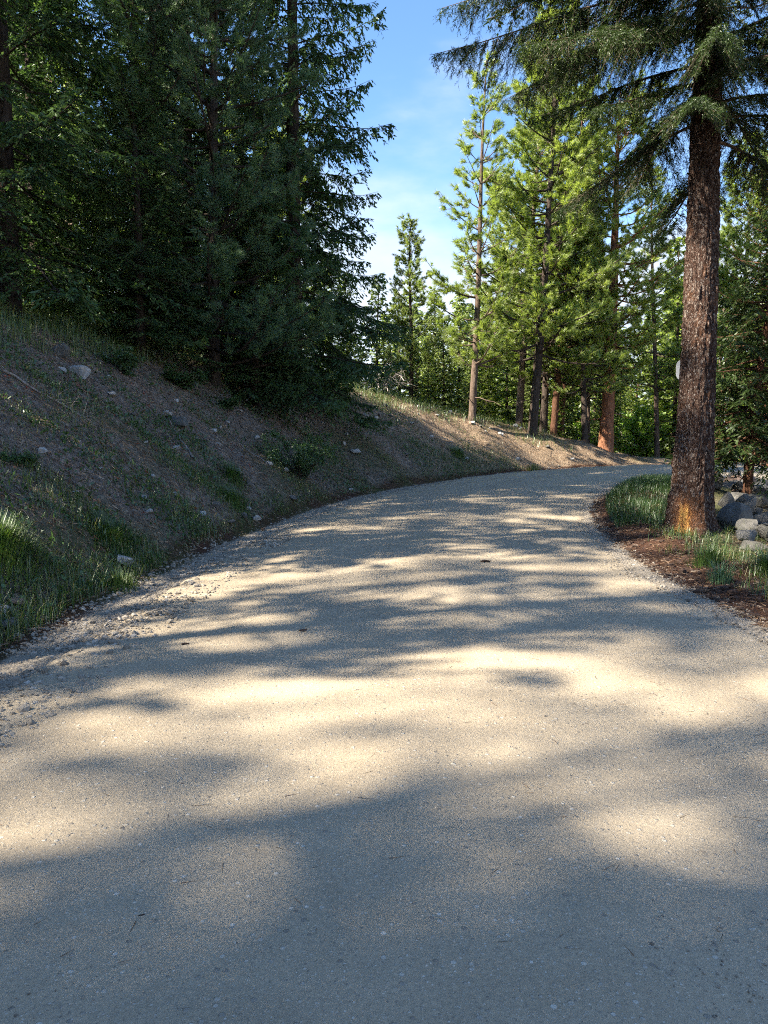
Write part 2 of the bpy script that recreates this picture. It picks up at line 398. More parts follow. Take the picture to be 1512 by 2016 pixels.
def road_mat():
    t = NT('packed_gravel'); v = t.coord('Object')
    big = t.noise(v, 0.35, 4, 0.6); mid = t.noise(v, 2.3, 5, 0.6); fine = t.noise(v, 60, 4, 0.75)
    base = t.ramp(mid, [(0.25, (0.345, 0.276, 0.186)), (0.5, (0.415, 0.336, 0.230)), (0.78, (0.475, 0.390, 0.272))])
    base = t.mix(t.rng(t.attr('track'), 0, 1, 0, 0.4), base, (0.47, 0.395, 0.285))
    base = t.mix(t.rng(t.noise(v, 0.9, 6, 0.7), 0.52, 0.66, 0, 0.45), base, (0.28, 0.228, 0.162))
    base = t.mix(t.rng(big, 0.35, 0.7, 0, 0.35), base, (0.37, 0.312, 0.235))
    base = t.mix(t.rng(fine, 0.3, 0.7, 0.55, 0.0), base, (0.20, 0.162, 0.118))
    # embedded chips, two sizes
    hs = None; c = base
    for sc, lo, amt in ((170, 0.72, 0.75), (85, 0.80, 0.8), (38, 0.90, 0.85)):
        vn = t.n('ShaderNodeTexVoronoi', {'Vector': v, 'Scale': sc, 'Randomness': 1.0})
        sep = t.n('ShaderNodeSeparateColor', {'Color': vn.outputs['Color']})
        inside = t.rng(vn.outputs['Distance'], 0.30, 0.42, 1, 0)
        pick = t.mth('MULTIPLY', t.mth('GREATER_THAN', sep.outputs[0], lo), inside)
        stone = t.ramp(sep.outputs[1], [(0.0, (0.20, 0.175, 0.145)), (0.5, (0.40, 0.355, 0.285)), (1.0, (0.58, 0.53, 0.44))])
        c = t.mix(t.mth('MULTIPLY', pick, amt), c, stone)
        hh = t.mth('MULTIPLY', pick, 60.0 / sc)
        hs = hh if hs is None else t.mth('ADD', hs, hh)
    h = t.mth('ADD', t.mth('MULTIPLY', fine, 0.8), hs)
    n = t.bump(h, 0.55, 0.010)
    n = t.bump(mid, 0.35, 0.05, n)
    return t.principled(c, 0.95, n, 0.12)
M['road'] = road_mat()

def ground_mat(name):
    """soil under needle litter, with grassy and sandy parts by attribute"""
    t = NT(name); v = t.coord('Object')
    n1 = t.noise(v, 0.7, 5, 0.6); n2 = t.noise(v, 9, 5, 0.7); n3 = t.noise(v, 55, 4, 0.75)
    soil = t.ramp(n2, [(0.30, (0.085, 0.068, 0.056)), (0.48, (0.215, 0.176, 0.146)), (0.60, (0.30, 0.255, 0.215)), (0.74, (0.45, 0.40, 0.35))])
    tan = t.ramp(n2, [(0.28, (0.17, 0.115, 0.072)), (0.5, (0.34, 0.245, 0.158)), (0.72, (0.50, 0.38, 0.26))])
    c = t.mix(t.attr('tan'), soil, tan)
    c = t.mix(t.rng(n3, 0.40, 0.58, 0.75, 0), c, (0.045, 0.034, 0.028))
    n4 = t.noise(t.coord('Object', (1, 1, 1)), 24, 3, 0.8)
    c = t.mix(t.rng(n4, 0.55, 0.68, 0, 0.6), c, (0.36, 0.29, 0.22))
    c = t.mix(t.rng(t.mth('ADD', t.attr('mulch'), t.rng(n2, 0.3, 0.7, -0.3, 0.3)), 0.35, 0.65), c, t.ramp(n3, [(0.3, (0.022, 0.012, 0.008)), (0.55, (0.075, 0.038, 0.025)), (0.8, (0.16, 0.10, 0.07))]))
    c = t.mix(t.rng(t.mth('ADD', t.attr('green'), t.rng(n1, 0.3, 0.7, -0.3, 0.3)), 0.3, 0.8, 0, 0.8), c, t.ramp(n2, [(0.3, (0.035, 0.045, 0.015)), (0.7, (0.085, 0.10, 0.035))]))
    c = t.mix(t.rng(t.mth('ADD', t.attr('sand'), t.rng(n2, 0.3, 0.7, -0.25, 0.25)), 0.35, 0.65), c, t.ramp(n3, [(0.25, (0.19, 0.155, 0.12)), (0.55, (0.33, 0.285, 0.225)), (0.8, (0.46, 0.42, 0.36))]))
    vo = t.vor(v, 28)
    h = t.mth('ADD', t.mth('MULTIPLY', n2, 1.0), t.mth('ADD', t.mth('MULTIPLY', n3, 0.5), t.mth('MULTIPLY', vo, 0.4)))
    return t.principled(c, 0.97, t.bump(h, 0.8, 0.05), 0.08)
M['ground'] = ground_mat('forest_floor')

def simple(name, col, rough=0.8, var=0.3, scale=6, spec=0.2, metal=0.0):
    t = NT(name); v = t.coord('Object'); n = t.noise(v, scale, 5, 0.6)
    c = t.ramp(n, [(0.25, tuple(x * (1 - var) for x in col)), (0.75, tuple(min(1, x * (1 + var)) for x in col))])
    m = t.principled(c, rough, t.bump(n, 0.2, 0.01), spec)
    return m
def pebble_mat():
    t = NT('gravel_stones'); ti = t.attr('tint'); v = t.coord('Object'); n = t.noise(v, 70, 3, 0.6)
    c = t.ramp(ti, [(0.0, (0.12, 0.102, 0.08)), (0.35, (0.23, 0.198, 0.155)), (0.7, (0.33, 0.288, 0.232)), (1.0, (0.46, 0.415, 0.355))])
    c = t.mix(t.rng(n, 0.35, 0.7, 0.35, 0), c, (0.17, 0.145, 0.12))
    return t.principled(c, 0.9, t.bump(n, 0.4, 0.004), 0.2)
M['pebble'] = pebble_mat()
M['sign_back'] = simple('weathered_sign_metal', (0.36, 0.37, 0.38), 0.45, 0.08, 8, 0.5)
M['post'] = simple('weathered_post', (0.16, 0.14, 0.12), 0.85, 0.3, 12)
M['chip'] = simple('dark_bark_chip', (0.05, 0.032, 0.024), 0.9, 0.5, 40)

# ---------------------------------------------------------------- ground and bank
def axis(fine0, fine1, step, lo, hi, grow=1.16):
    a = list(np.arange(fine0, fine1 + 1e-6, step)); s = step
    while a[-1] < hi: s *= grow; a.append(a[-1] + s)
    s = step
    while a[0] > lo: s *= grow; a.insert(0, a[0] - s)
    return np.array(a)
gx = axis(-8.5, 13.0, 0.14, -420, 420); gy = axis(3.5, 37.5, 0.14, -160, 520)
GX, GY = np.meshgrid(gx, gy)
GZ = terrain(GX, GY)
gd, gs = road_frame(GX, GY)
ge = np.abs(gd) - ROAD_HALF; gz = GZ.ravel().copy()
gz -= 0.10 * sstep(0.10, -0.25, ge)                                  # dips under the road sheet
gs0 = gs - S0
ecrest = 0.75 + bank_h(gs) / 0.8
left = gd > 0
pn = vnoise(GX.ravel() / 1.7, GY.ravel() / 1.7, 0, 21)
a_tan = np.where(left, sstep(22, 30, gs0) * (1 - 0.6 * sstep(0.5, 4, ge - ecrest)), 0.35) + 0.25 * pn  # far bank paler than the near soil: sunlit look put into colour
a_green = np.where(left, 0.75 * sstep(-0.9, 0.6, ge - ecrest) * (1 - 0.5 * sstep(30, 36, gs0)) + 0.50 * (1 - sstep(1.0, 4.2, ge)) * sstep(0.3, 0.6, ge) * (1 - sstep(26, 30, gs0)),
                   sstep(1.0, 1.8, ge) * (1 - sstep(3.4, 4.5, ge)) * 0.8 + 0.5 * sstep(8, 14, ge)) + 0.22 * pn
a_sand = np.where(left, 1 - sstep(0.35, 0.75, ge), 1 - sstep(0.1, 0.5, ge))
a_sand = np.maximum(a_sand, np.where(~left, sstep(26, 31, gs0) * (1 - sstep(5, 8, ge)) * 0.9, 0))
a_mulch = np.where(~left, sstep(0.2, 0.5, ge) * (1 - sstep(1.2, 2.0, ge)) * (1 - sstep(19, 23, gs0)), 0.8 * np.exp(-((ge - 0.72) / 0.28) ** 2))
nx, ny = len(gx), len(gy)
I, J = np.meshgrid(np.arange(nx - 1), np.arange(ny - 1))
q0 = (J * nx + I).ravel()
quads = np.stack([q0, q0 + 1, q0 + nx + 1, q0 + nx], 1)
fe = gd[quads].mean(1)
fs = gs0[quads].mean(1)
is_bank = (fe > ROAD_HALF + 0.55) & (fs < 37.5) & (fe < ROAD_HALF + 9)
Vg = np.stack([GX.ravel(), GY.ravel(), gz], 1)
def sub(sel, name):
    q = quads[sel]; u, inv = np.unique(q.ravel(), return_inverse=True)
    return new_mesh(name, Vg[u], [inv.reshape(-1, 4)], None, True, {'tan': a_tan[u], 'green': a_green[u], 'sand': a_sand[u], 'mulch': a_mulch[u]})
ground = tag(link('ground', sub(~is_bank, 'ground'), M['ground']), 'forest floor and verge beside the gravel road', 'ground', kind='structure')
bank = tag(link('bank', sub(is_bank, 'bank'), M['ground']), 'steep cut bank of soil and needle litter beside the road', 'bank', kind='structure')

# ---------------------------------------------------------------- road
ri = np.arange(np.searchsorted(RS, S0 - 28), np.searchsorted(RS, S0 + 62))
rs = np.arange(S0 - 12, S0 + 62, 0.10)
cx = np.interp(rs, RS, RC[:, 0]); cyy = np.interp(rs, RS, RC[:, 1]); nxx = np.interp(rs, RS, RN[:, 0]); nyy = np.interp(rs, RS, RN[:, 1])
off = np.linspace(-1, 1, 57)
Wd = ROAD_HALF + 0.18
rx = cx[:, None] + nxx[:, None] * off * Wd; ry = cyy[:, None] + nyy[:, None] * off * Wd
rz = road_z(rs)[:, None] + 0.05 * (1 - off ** 2) - 0.010
for wo in (-0.36, 0.36): rz = rz - 0.014 * np.exp(-((off - wo) / 0.13) ** 2)      # faint wheel tracks
rz = rz + 0.010 * fbm(rx / 1.4, ry / 1.4, 0, 31, 3) + 0.004 * vnoise(rx / 0.22, ry / 0.22, 0, 35)
rz = rz - 0.10 * sstep(0.955, 1.0, np.abs(off))[None, :]
n0, n1 = rx.shape
i0, j0 = np.meshgrid(np.arange(n0 - 1), np.arange(n1 - 1), indexing='ij')
b0 = (i0 * n1 + j0).ravel()
road = link('road', new_mesh('road', np.stack([rx.ravel(), ry.ravel(), rz.ravel()], 1), [np.stack([b0 + 1, b0, b0 + n1, b0 + n1 + 1], 1)], None, True, {'track': ((np.exp(-((off - 0.36) / 0.14) ** 2) + np.exp(-((off + 0.36) / 0.14) ** 2))[None, :] * (0.7 + 0.3 * vnoise(rx / 0.8, ry / 0.8, 0, 38))).ravel()}), M['road'])
tag(road, 'pale packed gravel road bending to the right', 'road', kind='structure')
def road_surf(x, y):
    d, s = road_frame(x, y); o = d / Wd
    z = road_z(s) + 0.05 * (1 - o ** 2) - 0.010
    for wo in (-0.36, 0.36): z = z - 0.014 * np.exp(-((-o - wo) / 0.13) ** 2)
    return z
def gz_at(x, y):
    return float(terrain(np.array([x]), np.array([y]))[0])

# ---------------------------------------------------------------- tree generators
GOLD = 2.39996
def trunk_tube(acc, H, r0, lean=(0, 0), bend=0.15, rng=None, rings=34, sides=14, flare=0.22, rough=0.06):
    zz = np.concatenate([[-0.4], np.linspace(0, 1, rings) ** 1.25 * H])
    f = np.clip(zz / H, 0, 1)
    ph = rng.uniform(0, 6, 2)
    path = np.stack([lean[0] * zz + bend * np.sin(f * 5 + ph[0]) * f, lean[1] * zz + bend * np.sin(f * 4.3 + ph[1]) * f, zz], 1)
    rad = r0 * (1 - f) ** 0.8 + 0.012 + r0 * flare * np.exp(-np.maximum(zz, 0) / (r0 * 1.6))
    V, Q = tubes(path[None], rad[None], sides)
    ang = np.tile(np.arange(sides), len(zz)); k = 1 + rough * rng.normal(size=len(V))
    c = np.repeat(path, sides, 0); V = c + (V - c) * k[:, None]
    acc.add(V, Q)
    return lambda z: np.stack([np.interp(z, zz, path[:, 0]), np.interp(z, zz, path[:, 1]), z], -1), lambda z: np.interp(z, zz, rad)

def dead_limbs(acc, pathf, radf, rng, z0, z1, n, L=(0.5, 1.6), twigs=4):
    z = rng.uniform(z0, z1, n); az = rng.uniform(0, 2 * np.pi, n); l = rng.uniform(*L, n); el = rng.uniform(-0.35, 0.35, n)
    o = pathf(z); d = np.stack([np.cos(az) * np.cos(el), np.sin(az) * np.cos(el), np.sin(el)], 1)
    t = np.linspace(0, 1, 5)
    P = o[:, None] + d[:, None] * (l[:, None] * t)[:, :, None]
    P[:, :, 2] -= (0.18 * l[:, None] * t ** 2) * rng.uniform(-0.5, 1.5, n)[:, None]
    P[:, 1:] += rng.normal(size=P[:, 1:].shape) * 0.025
    acc.add(*tubes(P, (0.010 + 0.013 * l)[:, None] * (1 - 0.8 * t), 4))
    k = n * twigs; bi = np.repeat(np.arange(n), twigs); tt = rng.uniform(0.3, 0.95, k)
    o2 = o[bi] + d[bi] * (l[bi] * tt)[:, None]; o2[:, 2] -= 0.1 * l[bi] * tt ** 2
    d2 = nrm(d[bi] * 0.6 + rng.normal(size=(k, 3)) * 0.6); l2 = rng.uniform(0.15, 0.5, k)
    t2 = np.linspace(0, 1, 3)
    acc.add(*tubes(o2[:, None] + d2[:, None] * (l2[:, None] * t2)[:, :, None], 0.006 * (1.1 - t2)[None, :] * np.ones((k, 1)), 3))

def fir_branches(acc_w, acc_n, o, radial, L, el, rng, step, sh, hang, droop, upturn, wood_r, secl=0.40, density=1.0, needle=False, clumpy=0.5):
    """branches from points o along radial (unit, horizontal); flat drooping sprays of shoots"""
    nb = len(o); Zv = np.array([0, 0, 1.0])
    d0 = radial * np.cos(el)[:, None] + Zv * np.sin(el)[:, None]
    sidev = np.cross(Zv, radial)
    wob = rng.normal(size=nb) * 0.10
    def curve(bi, t):
        l = L[bi]
        return o[bi] + d0[bi] * (l * t)[:, None] + sidev[bi] * (wob[bi] * l * t * t)[:, None] + Zv * (l * (-droop[bi] * t ** 1.8 + upturn[bi] * np.maximum(t - 0.6, 0) ** 2 * 2.2))[:, None]
    t = np.linspace(0, 1, 7)
    bi = np.repeat(np.arange(nb), 7)
    P = curve(bi, np.tile(t, nb)).reshape(nb, 7, 3)
    acc_w.add(*tubes(P, (wood_r * (0.35 + 0.65 * L / L.max()))[:, None] * (1 - 0.85 * t), 5))
    ns = np.maximum((L / step).astype(int) * 2, 6)
    bi = np.repeat(np.arange(nb), ns); k = len(bi)
    t = rng.uniform(0.10, 1.0, k) ** 0.85; sd = rng.choice([-1.0, 1.0], k)
    so = curve(bi, t)
    l = (0.10 + secl * L[bi] * (1 - t) ** 0.8 * np.minimum(1, t * 2.6)) * rng.uniform(0.55, 1.25, k)
    l = np.clip(l, 0.10, 1.3)
    A = R(58) + rng.normal(size=k) * 0.2
    sd_dir = nrm(radial[bi] * np.cos(A)[:, None] + sidev[bi] * (sd * np.sin(A))[:, None] + Zv * (0.10 - hang * rng.uniform(0.2, 1.1, k))[:, None])
    sag = hang * rng.uniform(0.3, 1.0, k)
    t3 = np.linspace(0, 1, 3)
    PP = so[:, None] + sd_dir[:, None] * (l[:, None] * t3)[:, :, None]; PP[:, :, 2] -= (sag * l)[:, None] * t3 ** 2
    big = l > 0.34
    if big.any(): acc_w.add(*tubes(PP[big], 0.0055 * (1.2 - t3)[None] * np.ones((big.sum(), 1)), 3))
    # shoots
    nsh = np.maximum((l / sh[2] * density).astype(int), 2) + 2
    si = np.repeat(np.arange(k), nsh); m = len(si)
    u = rng.uniform(0.05, 1.0, m)
    p = so[si] + sd_dir[si] * (l[si] * u)[:, None]; p[:, 2] -= sag[si] * l[si] * u ** 2
    ax = sd_dir[si].copy(); ax[:, 2] -= 2 * sag[si] * u * 0.5; ax = nrm(ax)
    lat = nrm(np.cross(ax, Zv + rng.normal(size=(m, 3)) * 0.25)) * rng.choice([-1.0, 1.0], m)[:, None]
    d = nrm(ax * 0.75 + lat * rng.uniform(0.2, 0.95, m)[:, None] + rng.normal(size=(m, 3)) * 0.22 + Zv * (-hang * 0.35))
    ln = sh[0] * rng.uniform(0.6, 1.35, m)
    tb = rng.uniform(0, 1, nb)
    tint = np.clip(0.20 + 0.28 * tb[bi][si] + 0.22 * rng.uniform(-1, 1, m) + 0.30 * (u - 0.4), 0, 1)
    if needle:
        kn = needle
        q = np.repeat(np.arange(m), kn); uu = np.tile((np.arange(kn) + 0.5) / kn, m) + rng.uniform(-0.05, 0.05, m * kn)
        pp = p[q] + d[q] * (ln[q] * uu)[:, None]
        nd = nrm(d[q] * 0.9 + nrm(rng.normal(size=(m * kn, 3))) * 0.8)
        needles(pp, nd, sh[1] * rng.uniform(0.8, 1.25, m * kn), np.full(m * kn, sh[3]), rng, tint[q], acc_n)
    else:
        nv = nrm(np.array([0, 0, 1.0]) + rng.normal(size=(m, 3)) * 0.7)
        rhombi(p, d, ln, sh[1] * rng.uniform(0.8, 1.3, m), nv, tint, acc_n)

def make_fir(name, seed, H, base, Rr, nb, r0, mat, bark, step=0.13, sh=(0.11, 0.034, 0.055), hang=0.5, prof=0.75, lean=(0, 0), el=(-14, 42), secl=0.40, dead=10, deadL=(0.4, 1.4), density=1.0, near=True):
    rng = np.random.default_rng(seed)
    w = Acc(); nd = Acc()
    pf, rf = trunk_tube(w, H, r0, lean, 0.10, rng, sides=16 if near else 9, rings=40 if near else 18)
    f = np.sort((np.arange(nb) + rng.uniform(0, 1, nb)) / nb) ** 1.1
    z = base + (H - base) * f * 0.985
    az = np.arange(nb) * GOLD + rng.normal(size=nb) * 0.35
    radial = np.stack([np.cos(az), np.sin(az), 0 * az], 1)
    Lb = Rr * (1 - f) ** prof * rng.uniform(0.62, 1.12, nb) * np.where(rng.uniform(size=nb) < 0.12, 0.6, 1) + 0.22
    e = R(1) * (el[0] + (el[1] - el[0]) * f + rng.normal(size=nb) * 6)
    fir_branches(w, nd, pf(z), radial, Lb, e, rng, step, sh, hang, 0.20 * rng.uniform(0.5, 1.4, nb) * (1 - 0.7 * f), 0.45 * rng.uniform(0.3, 1.3, nb), 0.035 if near else 0.03, secl, density)
    if dead: dead_limbs(w, pf, rf, rng, max(0.3, base * 0.3), base + (H - base) * 0.35, dead, deadL)
    return finish_tree(name, w, nd, mat, bark)

def make_pine(name, seed, H, base, Rr, nb, r0, mat, bark, lean=(0, 0), K=42, nl=0.17, nw=0.009, prof=0.6, el=(5, 50), tuft=2, dead=10, deadL=(0.4, 1.5), near=True, secn=4.5, whorl=True, shape='cone', bend=0.12):
    rng = np.random.default_rng(seed)
    w = Acc(); nd = Acc(); Zv = np.array([0, 0, 1.0])
    pf, rf = trunk_tube(w, H, r0, lean, bend, rng, sides=16 if near else 10, rings=40 if near else 20)
    f = np.sort((np.arange(nb) + rng.uniform(0, 1, nb)) / nb)
    if whorl: f = (np.floor(f * nb / 4) + 0.15 * rng.uniform(size=nb)) / (nb / 4)
    z = base + (H - base) * np.clip(f, 0, 1) * 0.97
    az = np.arange(nb) * GOLD + rng.normal(size=nb) * 0.4
    radial = np.stack([np.cos(az), np.sin(az), 0 * az], 1); sidev = np.cross(Zv, radial)
    pr = (1 - f) ** prof if shape == 'cone' else np.sqrt(np.clip(1 - (f * 1.0) ** 3, 0, 1)) * (0.55 + 0.45 * np.minimum(1, f * 3))
    Lb = Rr * pr * rng.uniform(0.55, 1.12, nb) + 0.30
    e = R(1) * (el[0] + (el[1] - el[0]) * f + rng.normal(size=nb) * 9)
    o = pf(z); d0 = radial * np.cos(e)[:, None] + Zv * np.sin(e)[:, None]
    up = rng.uniform(0.10, 0.38, nb); dr = rng.uniform(0.0, 0.22, nb) * (1 - f); wob = rng.normal(size=nb) * 0.15
    def curve(bi, t):
        l = Lb[bi]
        return o[bi] + d0[bi] * (l * t)[:, None] + sidev[bi] * (wob[bi] * l * t * t)[:, None] + Zv * (l * (up[bi] * t ** 2.2 - dr[bi] * np.sin(t * 3.0)))[:, None]
    t = np.linspace(0, 1, 7); bi = np.repeat(np.arange(nb), 7)
    P = curve(bi, np.tile(t, nb)).reshape(nb, 7, 3)
    w.add(*tubes(P, (0.012 + 0.012 * Lb)[:, None] * (1.05 - 0.85 * t), 5))
    ns = (Lb * secn).astype(int) + 3
    bi = np.repeat(np.arange(nb), ns); k = len(bi)
    t = rng.uniform(0.22, 1.0, k) ** 0.8; so = curve(bi, t); sd = rng.choice([-1.0, 1.0], k)
    l = (0.16 + 0.36 * Lb[bi] * (1 - t) * rng.uniform(0.5, 1.3, k) + 0.12 * rng.uniform(size=k)); l = np.clip(l, 0.12, 1.1)
    A = R(48) + rng.normal(size=k) * 0.3
    sdir = nrm(radial[bi] * np.cos(A)[:, None] + sidev[bi] * (sd * np.sin(A))[:, None] + Zv * rng.uniform(-0.15, 0.55, k)[:, None])
    t3 = np.linspace(0, 1, 3)
    PP = so[:, None] + sdir[:, None] * (l[:, None] * t3)[:, :, None]; PP[:, :, 2] += (0.22 * l)[:, None] * t3 ** 2
    w.add(*tubes(PP, (0.006 + 0.006 * l)[:, None] * (1.15 - t3)[None], 3))
    nt = 1 + (rng.uniform(size=k) < 0.8) * (l > 0.2) * (tuft - 1) + ((l > 0.5) * tuft // 2)
    ti = np.repeat(np.arange(k), nt); m = len(ti)
    u = np.where(np.concatenate([[True], ti[1:] != ti[:-1]]), 1.0, rng.uniform(0.35, 0.95, m))
    tp = so[ti] + sdir[ti] * (l[ti] * u)[:, None]; tp[:, 2] += 0.22 * l[ti] * u ** 2
    stray = (u < 1)
    tp[stray] += rng.normal(size=(stray.sum(), 3)) * 0.06
    ta = nrm(sdir[ti] + Zv * 0.45 + rng.normal(size=(m, 3)) * 0.25)
    q = np.repeat(np.arange(m), K); mk = len(q)
    th = np.abs(rng.normal(size=mk)) * 0.55 + 0.15; th = np.clip(th, 0, 1.75)
    a1 = nrm(np.cross(ta, rng.normal(size=(m, 3)))); a2 = np.cross(ta, a1); ph = rng.uniform(0, 2 * np.pi, mk)
    d = ta[q] * np.cos(th)[:, None] + (a1[q] * np.cos(ph)[:, None] + a2[q] * np.sin(ph)[:, None]) * np.sin(th)[:, None]
    pp = tp[q] - ta[q] * (rng.uniform(-0.04, 0.10, mk))[:, None]
    d[:, 2] -= 0.12; d = nrm(d)
    tb = rng.uniform(0, 1, nb)
    tint = np.clip(0.30 + 0.25 * tb[bi][ti][q] + 0.15 * rng.uniform(-1, 1, mk) + 0.25 * rng.uniform(0, 1, m)[q], 0, 1)
    needles(pp, d, nl * rng.uniform(0.7, 1.25, mk), np.full(mk, nw), rng, tint, nd)
    if dead: dead_limbs(w, pf, rf, rng, max(0.4, base * 0.25), base + (H - base) * 0.4, dead, deadL)
    return finish_tree(name, w, nd, mat, bark)

def finish_tree(name, w, nd, mat, bark):
    root = link(name, None)
    tr = link('trunk', w.mesh(name + '_trunk', True), M[bark], root)
    cr = link('crown', nd.mesh(name + '_crown'), M[mat], root)
    KIDS[root.name] = [tr, cr]
    return root

def put(root, x, y, label, rz=0.0, s=1.0, group=None, tilt=(0, 0), sink=0.05, cat='tree'):
    root.location = (x, y, gz_at(x, y) - sink)
    root.rotation_euler = (tilt[1], tilt[0], rz)
    root.scale = (s, s, s) if not hasattr(s, '__len__') else s
    return tag(root, label, cat, group)

# ---------------------------------------------------------------- the old fir at the road's right edge
def big_fir():
    rng = np.random.default_rng(77)
    root = link('fir_tree', None)
    X0, Y0 = 5.22, 12.9
    H = 25.0
    # trunk: fine mesh with furrowed bark, a root flare and a scar at the foot
    sides = 116; zz = np.concatenate([np.linspace(-0.5, 8.0, 400), np.linspace(8.2, H, 30)])
    f = np.clip(zz / H, 0, 1)
    cx_ = 0.004 * zz + 0.03 * np.sin(zz * 0.55); cy_ = 0.03 * np.sin(zz * 0.4 + 1)
    r = 0.300 * (1 - f) ** 1.2 + 0.012 + 0.07 * np.exp(-np.maximum(zz, 0) / 0.8)
    a = np.arange(sides) * 2 * np.pi / sides
    A, Zg = np.meshgrid(a, zz)
    ca, sa = np.cos(A), np.sin(A)
    # burl on the left foot, facing the road
    dl = np.arctan2(np.sin(A - R(205)), np.cos(A - R(205)))
    bulge = 0.11 * np.exp(-(dl / 0.55) ** 2) * np.exp(-((Zg - 0.45) / 0.42) ** 2) + 0.05 * np.exp(-(dl / 0.7) ** 2) * np.exp(-((Zg - 1.2) / 0.3) ** 2)
    ds = np.arctan2(np.sin(A - R(238)), np.cos(A - R(238)))
    scar = 0.85 * np.exp(-((ds - 0.25 * (Zg - 0.3)) / 0.62) ** 2) * np.exp(-((Zg - 0.1) / 0.60) ** 2)
    rr = r[:, None] + bulge + 0.07 * np.exp(-np.maximum(Zg, 0) / 0.22) * (1 + 0.8 * np.cos(A * 5 + 1.0) + 0.4 * np.cos(A * 3))
    k1 = fbm(ca * 6, sa * 6, Zg * 3.5, 91, 3); k2 = fbm(ca * 17, sa * 17, Zg * 16, 95, 2)
    fur = -0.018 * (1 - np.abs(k1) * 2.2) + 0.011 * k2
    rr = rr + fur * (1 - 0.7 * scar) - 0.055 * scar * np.exp(-(ds / 0.16) ** 2)
    V = np.stack([cx_[:, None] + rr * ca, cy_[:, None] + rr * sa, Zg], -1).reshape(-1, 3)
    n = len(zz)
    i, j = np.meshgrid(np.arange(n - 1), np.arange(sides), indexing='ij'); b = i * sides
    Q = np.stack([b + j, b + (j + 1) % sides, b + sides + (j + 1) % sides, b + sides + j], -1).reshape(-1, 4)
    link('trunk', new_mesh('old_fir_trunk', V, [Q], None, True, {'scar': scar.ravel()}), M['bark_big'], root)
    # branch kinds: wood + needles
    kinds = []
    for k in range(6):
        w, nd = Acc(), Acc(); L = [3.2, 4.0, 4.6, 3.6, 2.6, 4.9][k]
        fir_branches(w, nd, np.zeros((1, 3)), np.array([[1.0, 0, 0]]), np.array([L]), np.array([R(6)]), rng, 0.042,
                     (0.10, 0.042, 0.036, 0.0095), [0.85, 0.7, 0.9, 0.8, 0.6, 0.95][k], np.array([0.30]), np.array([0.22]), 0.032, 0.30, 1.0, needle=7)
        kinds.append((w.mesh('fir_branch_wood', True), nd.mesh('fir_branch_needles'), L))
    for wm, nm, _ in kinds: wm.materials.append(M['bark_grey']); nm.materials.append(M['fir_olive'])
    spec = []
    # (height, azimuth deg, kind, scale, pitch deg); azimuth 180 points left over the road, 270 towards the camera
    for h, az, k, s, pt in ((h + (1.3 if 150 <= az <= 226 else 0.35), az, k, s * (0.92 if 150 <= az <= 226 else 1), pt) for h, az, k, s, pt in ((7.4, 186, 5, 1.0, 4), (8.3, 172, 2, 1.05, 0), (6.9, 204, 1, 0.95, 6), (7.7, 218, 3, 1.0, 2), (8.8, 196, 5, 1.0, -4), (9.3, 182, 5, 0.95, -4),
                            (6.5, 232, 4, 1.0, 10), (7.2, 247, 0, 0.95, 8), (6.0, 192, 4, 1.0, 12), (6.3, 168, 0, 1.0, 6), (8.0, 262, 3, 0.9, 2), (7.5, 288, 0, 1.0, 4),
                            (6.6, 300, 4, 0.95, 8), (7.2, 325, 0, 1.0, 6), (6.4, 345, 1, 0.8, 4), (7.6, 2, 1, 1.0, 2), (6.1, 20, 0, 1.0, 10), (6.9, 48, 3, 1.0, 4), (5.9, 75, 4, 1.1, 8),
                            (7.0, 100, 1, 0.9, 4), (6.4, 128, 3, 0.9, 6), (7.3, 150, 2, 0.9, 2), (8.6, 230, 2, 0.9, -2), (9.0, 310, 1, 1.0, -2), (8.4, 340, 2, 1.0, 0), (8.9, 20, 1, 1.0, 0),
                            (7.0, 270, 4, 1.0, 8), (7.8, 240, 0, 0.95, 4), (6.7, 215, 0, 1.0, 8), (8.2, 203, 1, 1.0, 0), (7.9, 180, 3, 1.0, 2), (8.6, 215, 5, 0.9, -2), (9.2, 240, 3, 1.0, -4), (8.4, 275, 4, 1.1, 0), (7.4, 305, 4, 1.0, 6), (8.9, 262, 0, 1.0, -4), (9.4, 295, 0, 1.0, -4), (7.6, 160, 1, 0.9, 2), (6.8, 190, 3, 0.9, 7), (9.0, 150, 3, 1.0, -2), (8.2, 70, 2, 0.9, 0), (8.7, 130, 1, 0.9, 0), (9.6, 212, 2, 1.0, -6), (9.8, 160, 2, 1.0, -6), (10.2, 250, 1, 1.0, -8), (10.4, 190, 5, 0.9, -8), (9.7, 280, 3, 1.0, -6))):
        wm, nm, L = kinds[k]
        bo = link('branch', wm, None, root, (0.010 * h, 0, h), (0, R(pt), R(az)), s)
        link('needles', nm, None, bo)
    w, nd = Acc(), Acc()
    nb = 70; fz = np.sort(rng.uniform(0, 1, nb)); z = 10.6 + (H - 10.8) * fz; az = np.arange(nb) * GOLD
    fir_branches(w, nd, np.stack([0.010 * z, 0 * z, z], 1), np.stack([np.cos(az), np.sin(az), 0 * az], 1), 4.4 * (1 - fz) ** 0.7 + 0.3, R(1) * (-8 + 45 * fz), rng, 0.16, (0.12, 0.045, 0.07), 0.5, np.full(nb, 0.2), np.full(nb, 0.4), 0.04)
    link('crown', nd.mesh('old_fir_crown'), M['fir_olive'], root); link('limbs', w.mesh('old_fir_limbs', True), M['bark_grey'], root)
    # bare dead twigs under the crown
    w = Acc()
    dead_limbs(w, lambda z: np.stack([0.010 * z, 0 * z, z], -1), None, rng, 6.6, 9.8, 22, (0.4, 1.3), 8)
    link('dead_twigs', w.mesh('old_fir_dead_twigs'), M['deadwood'], root)
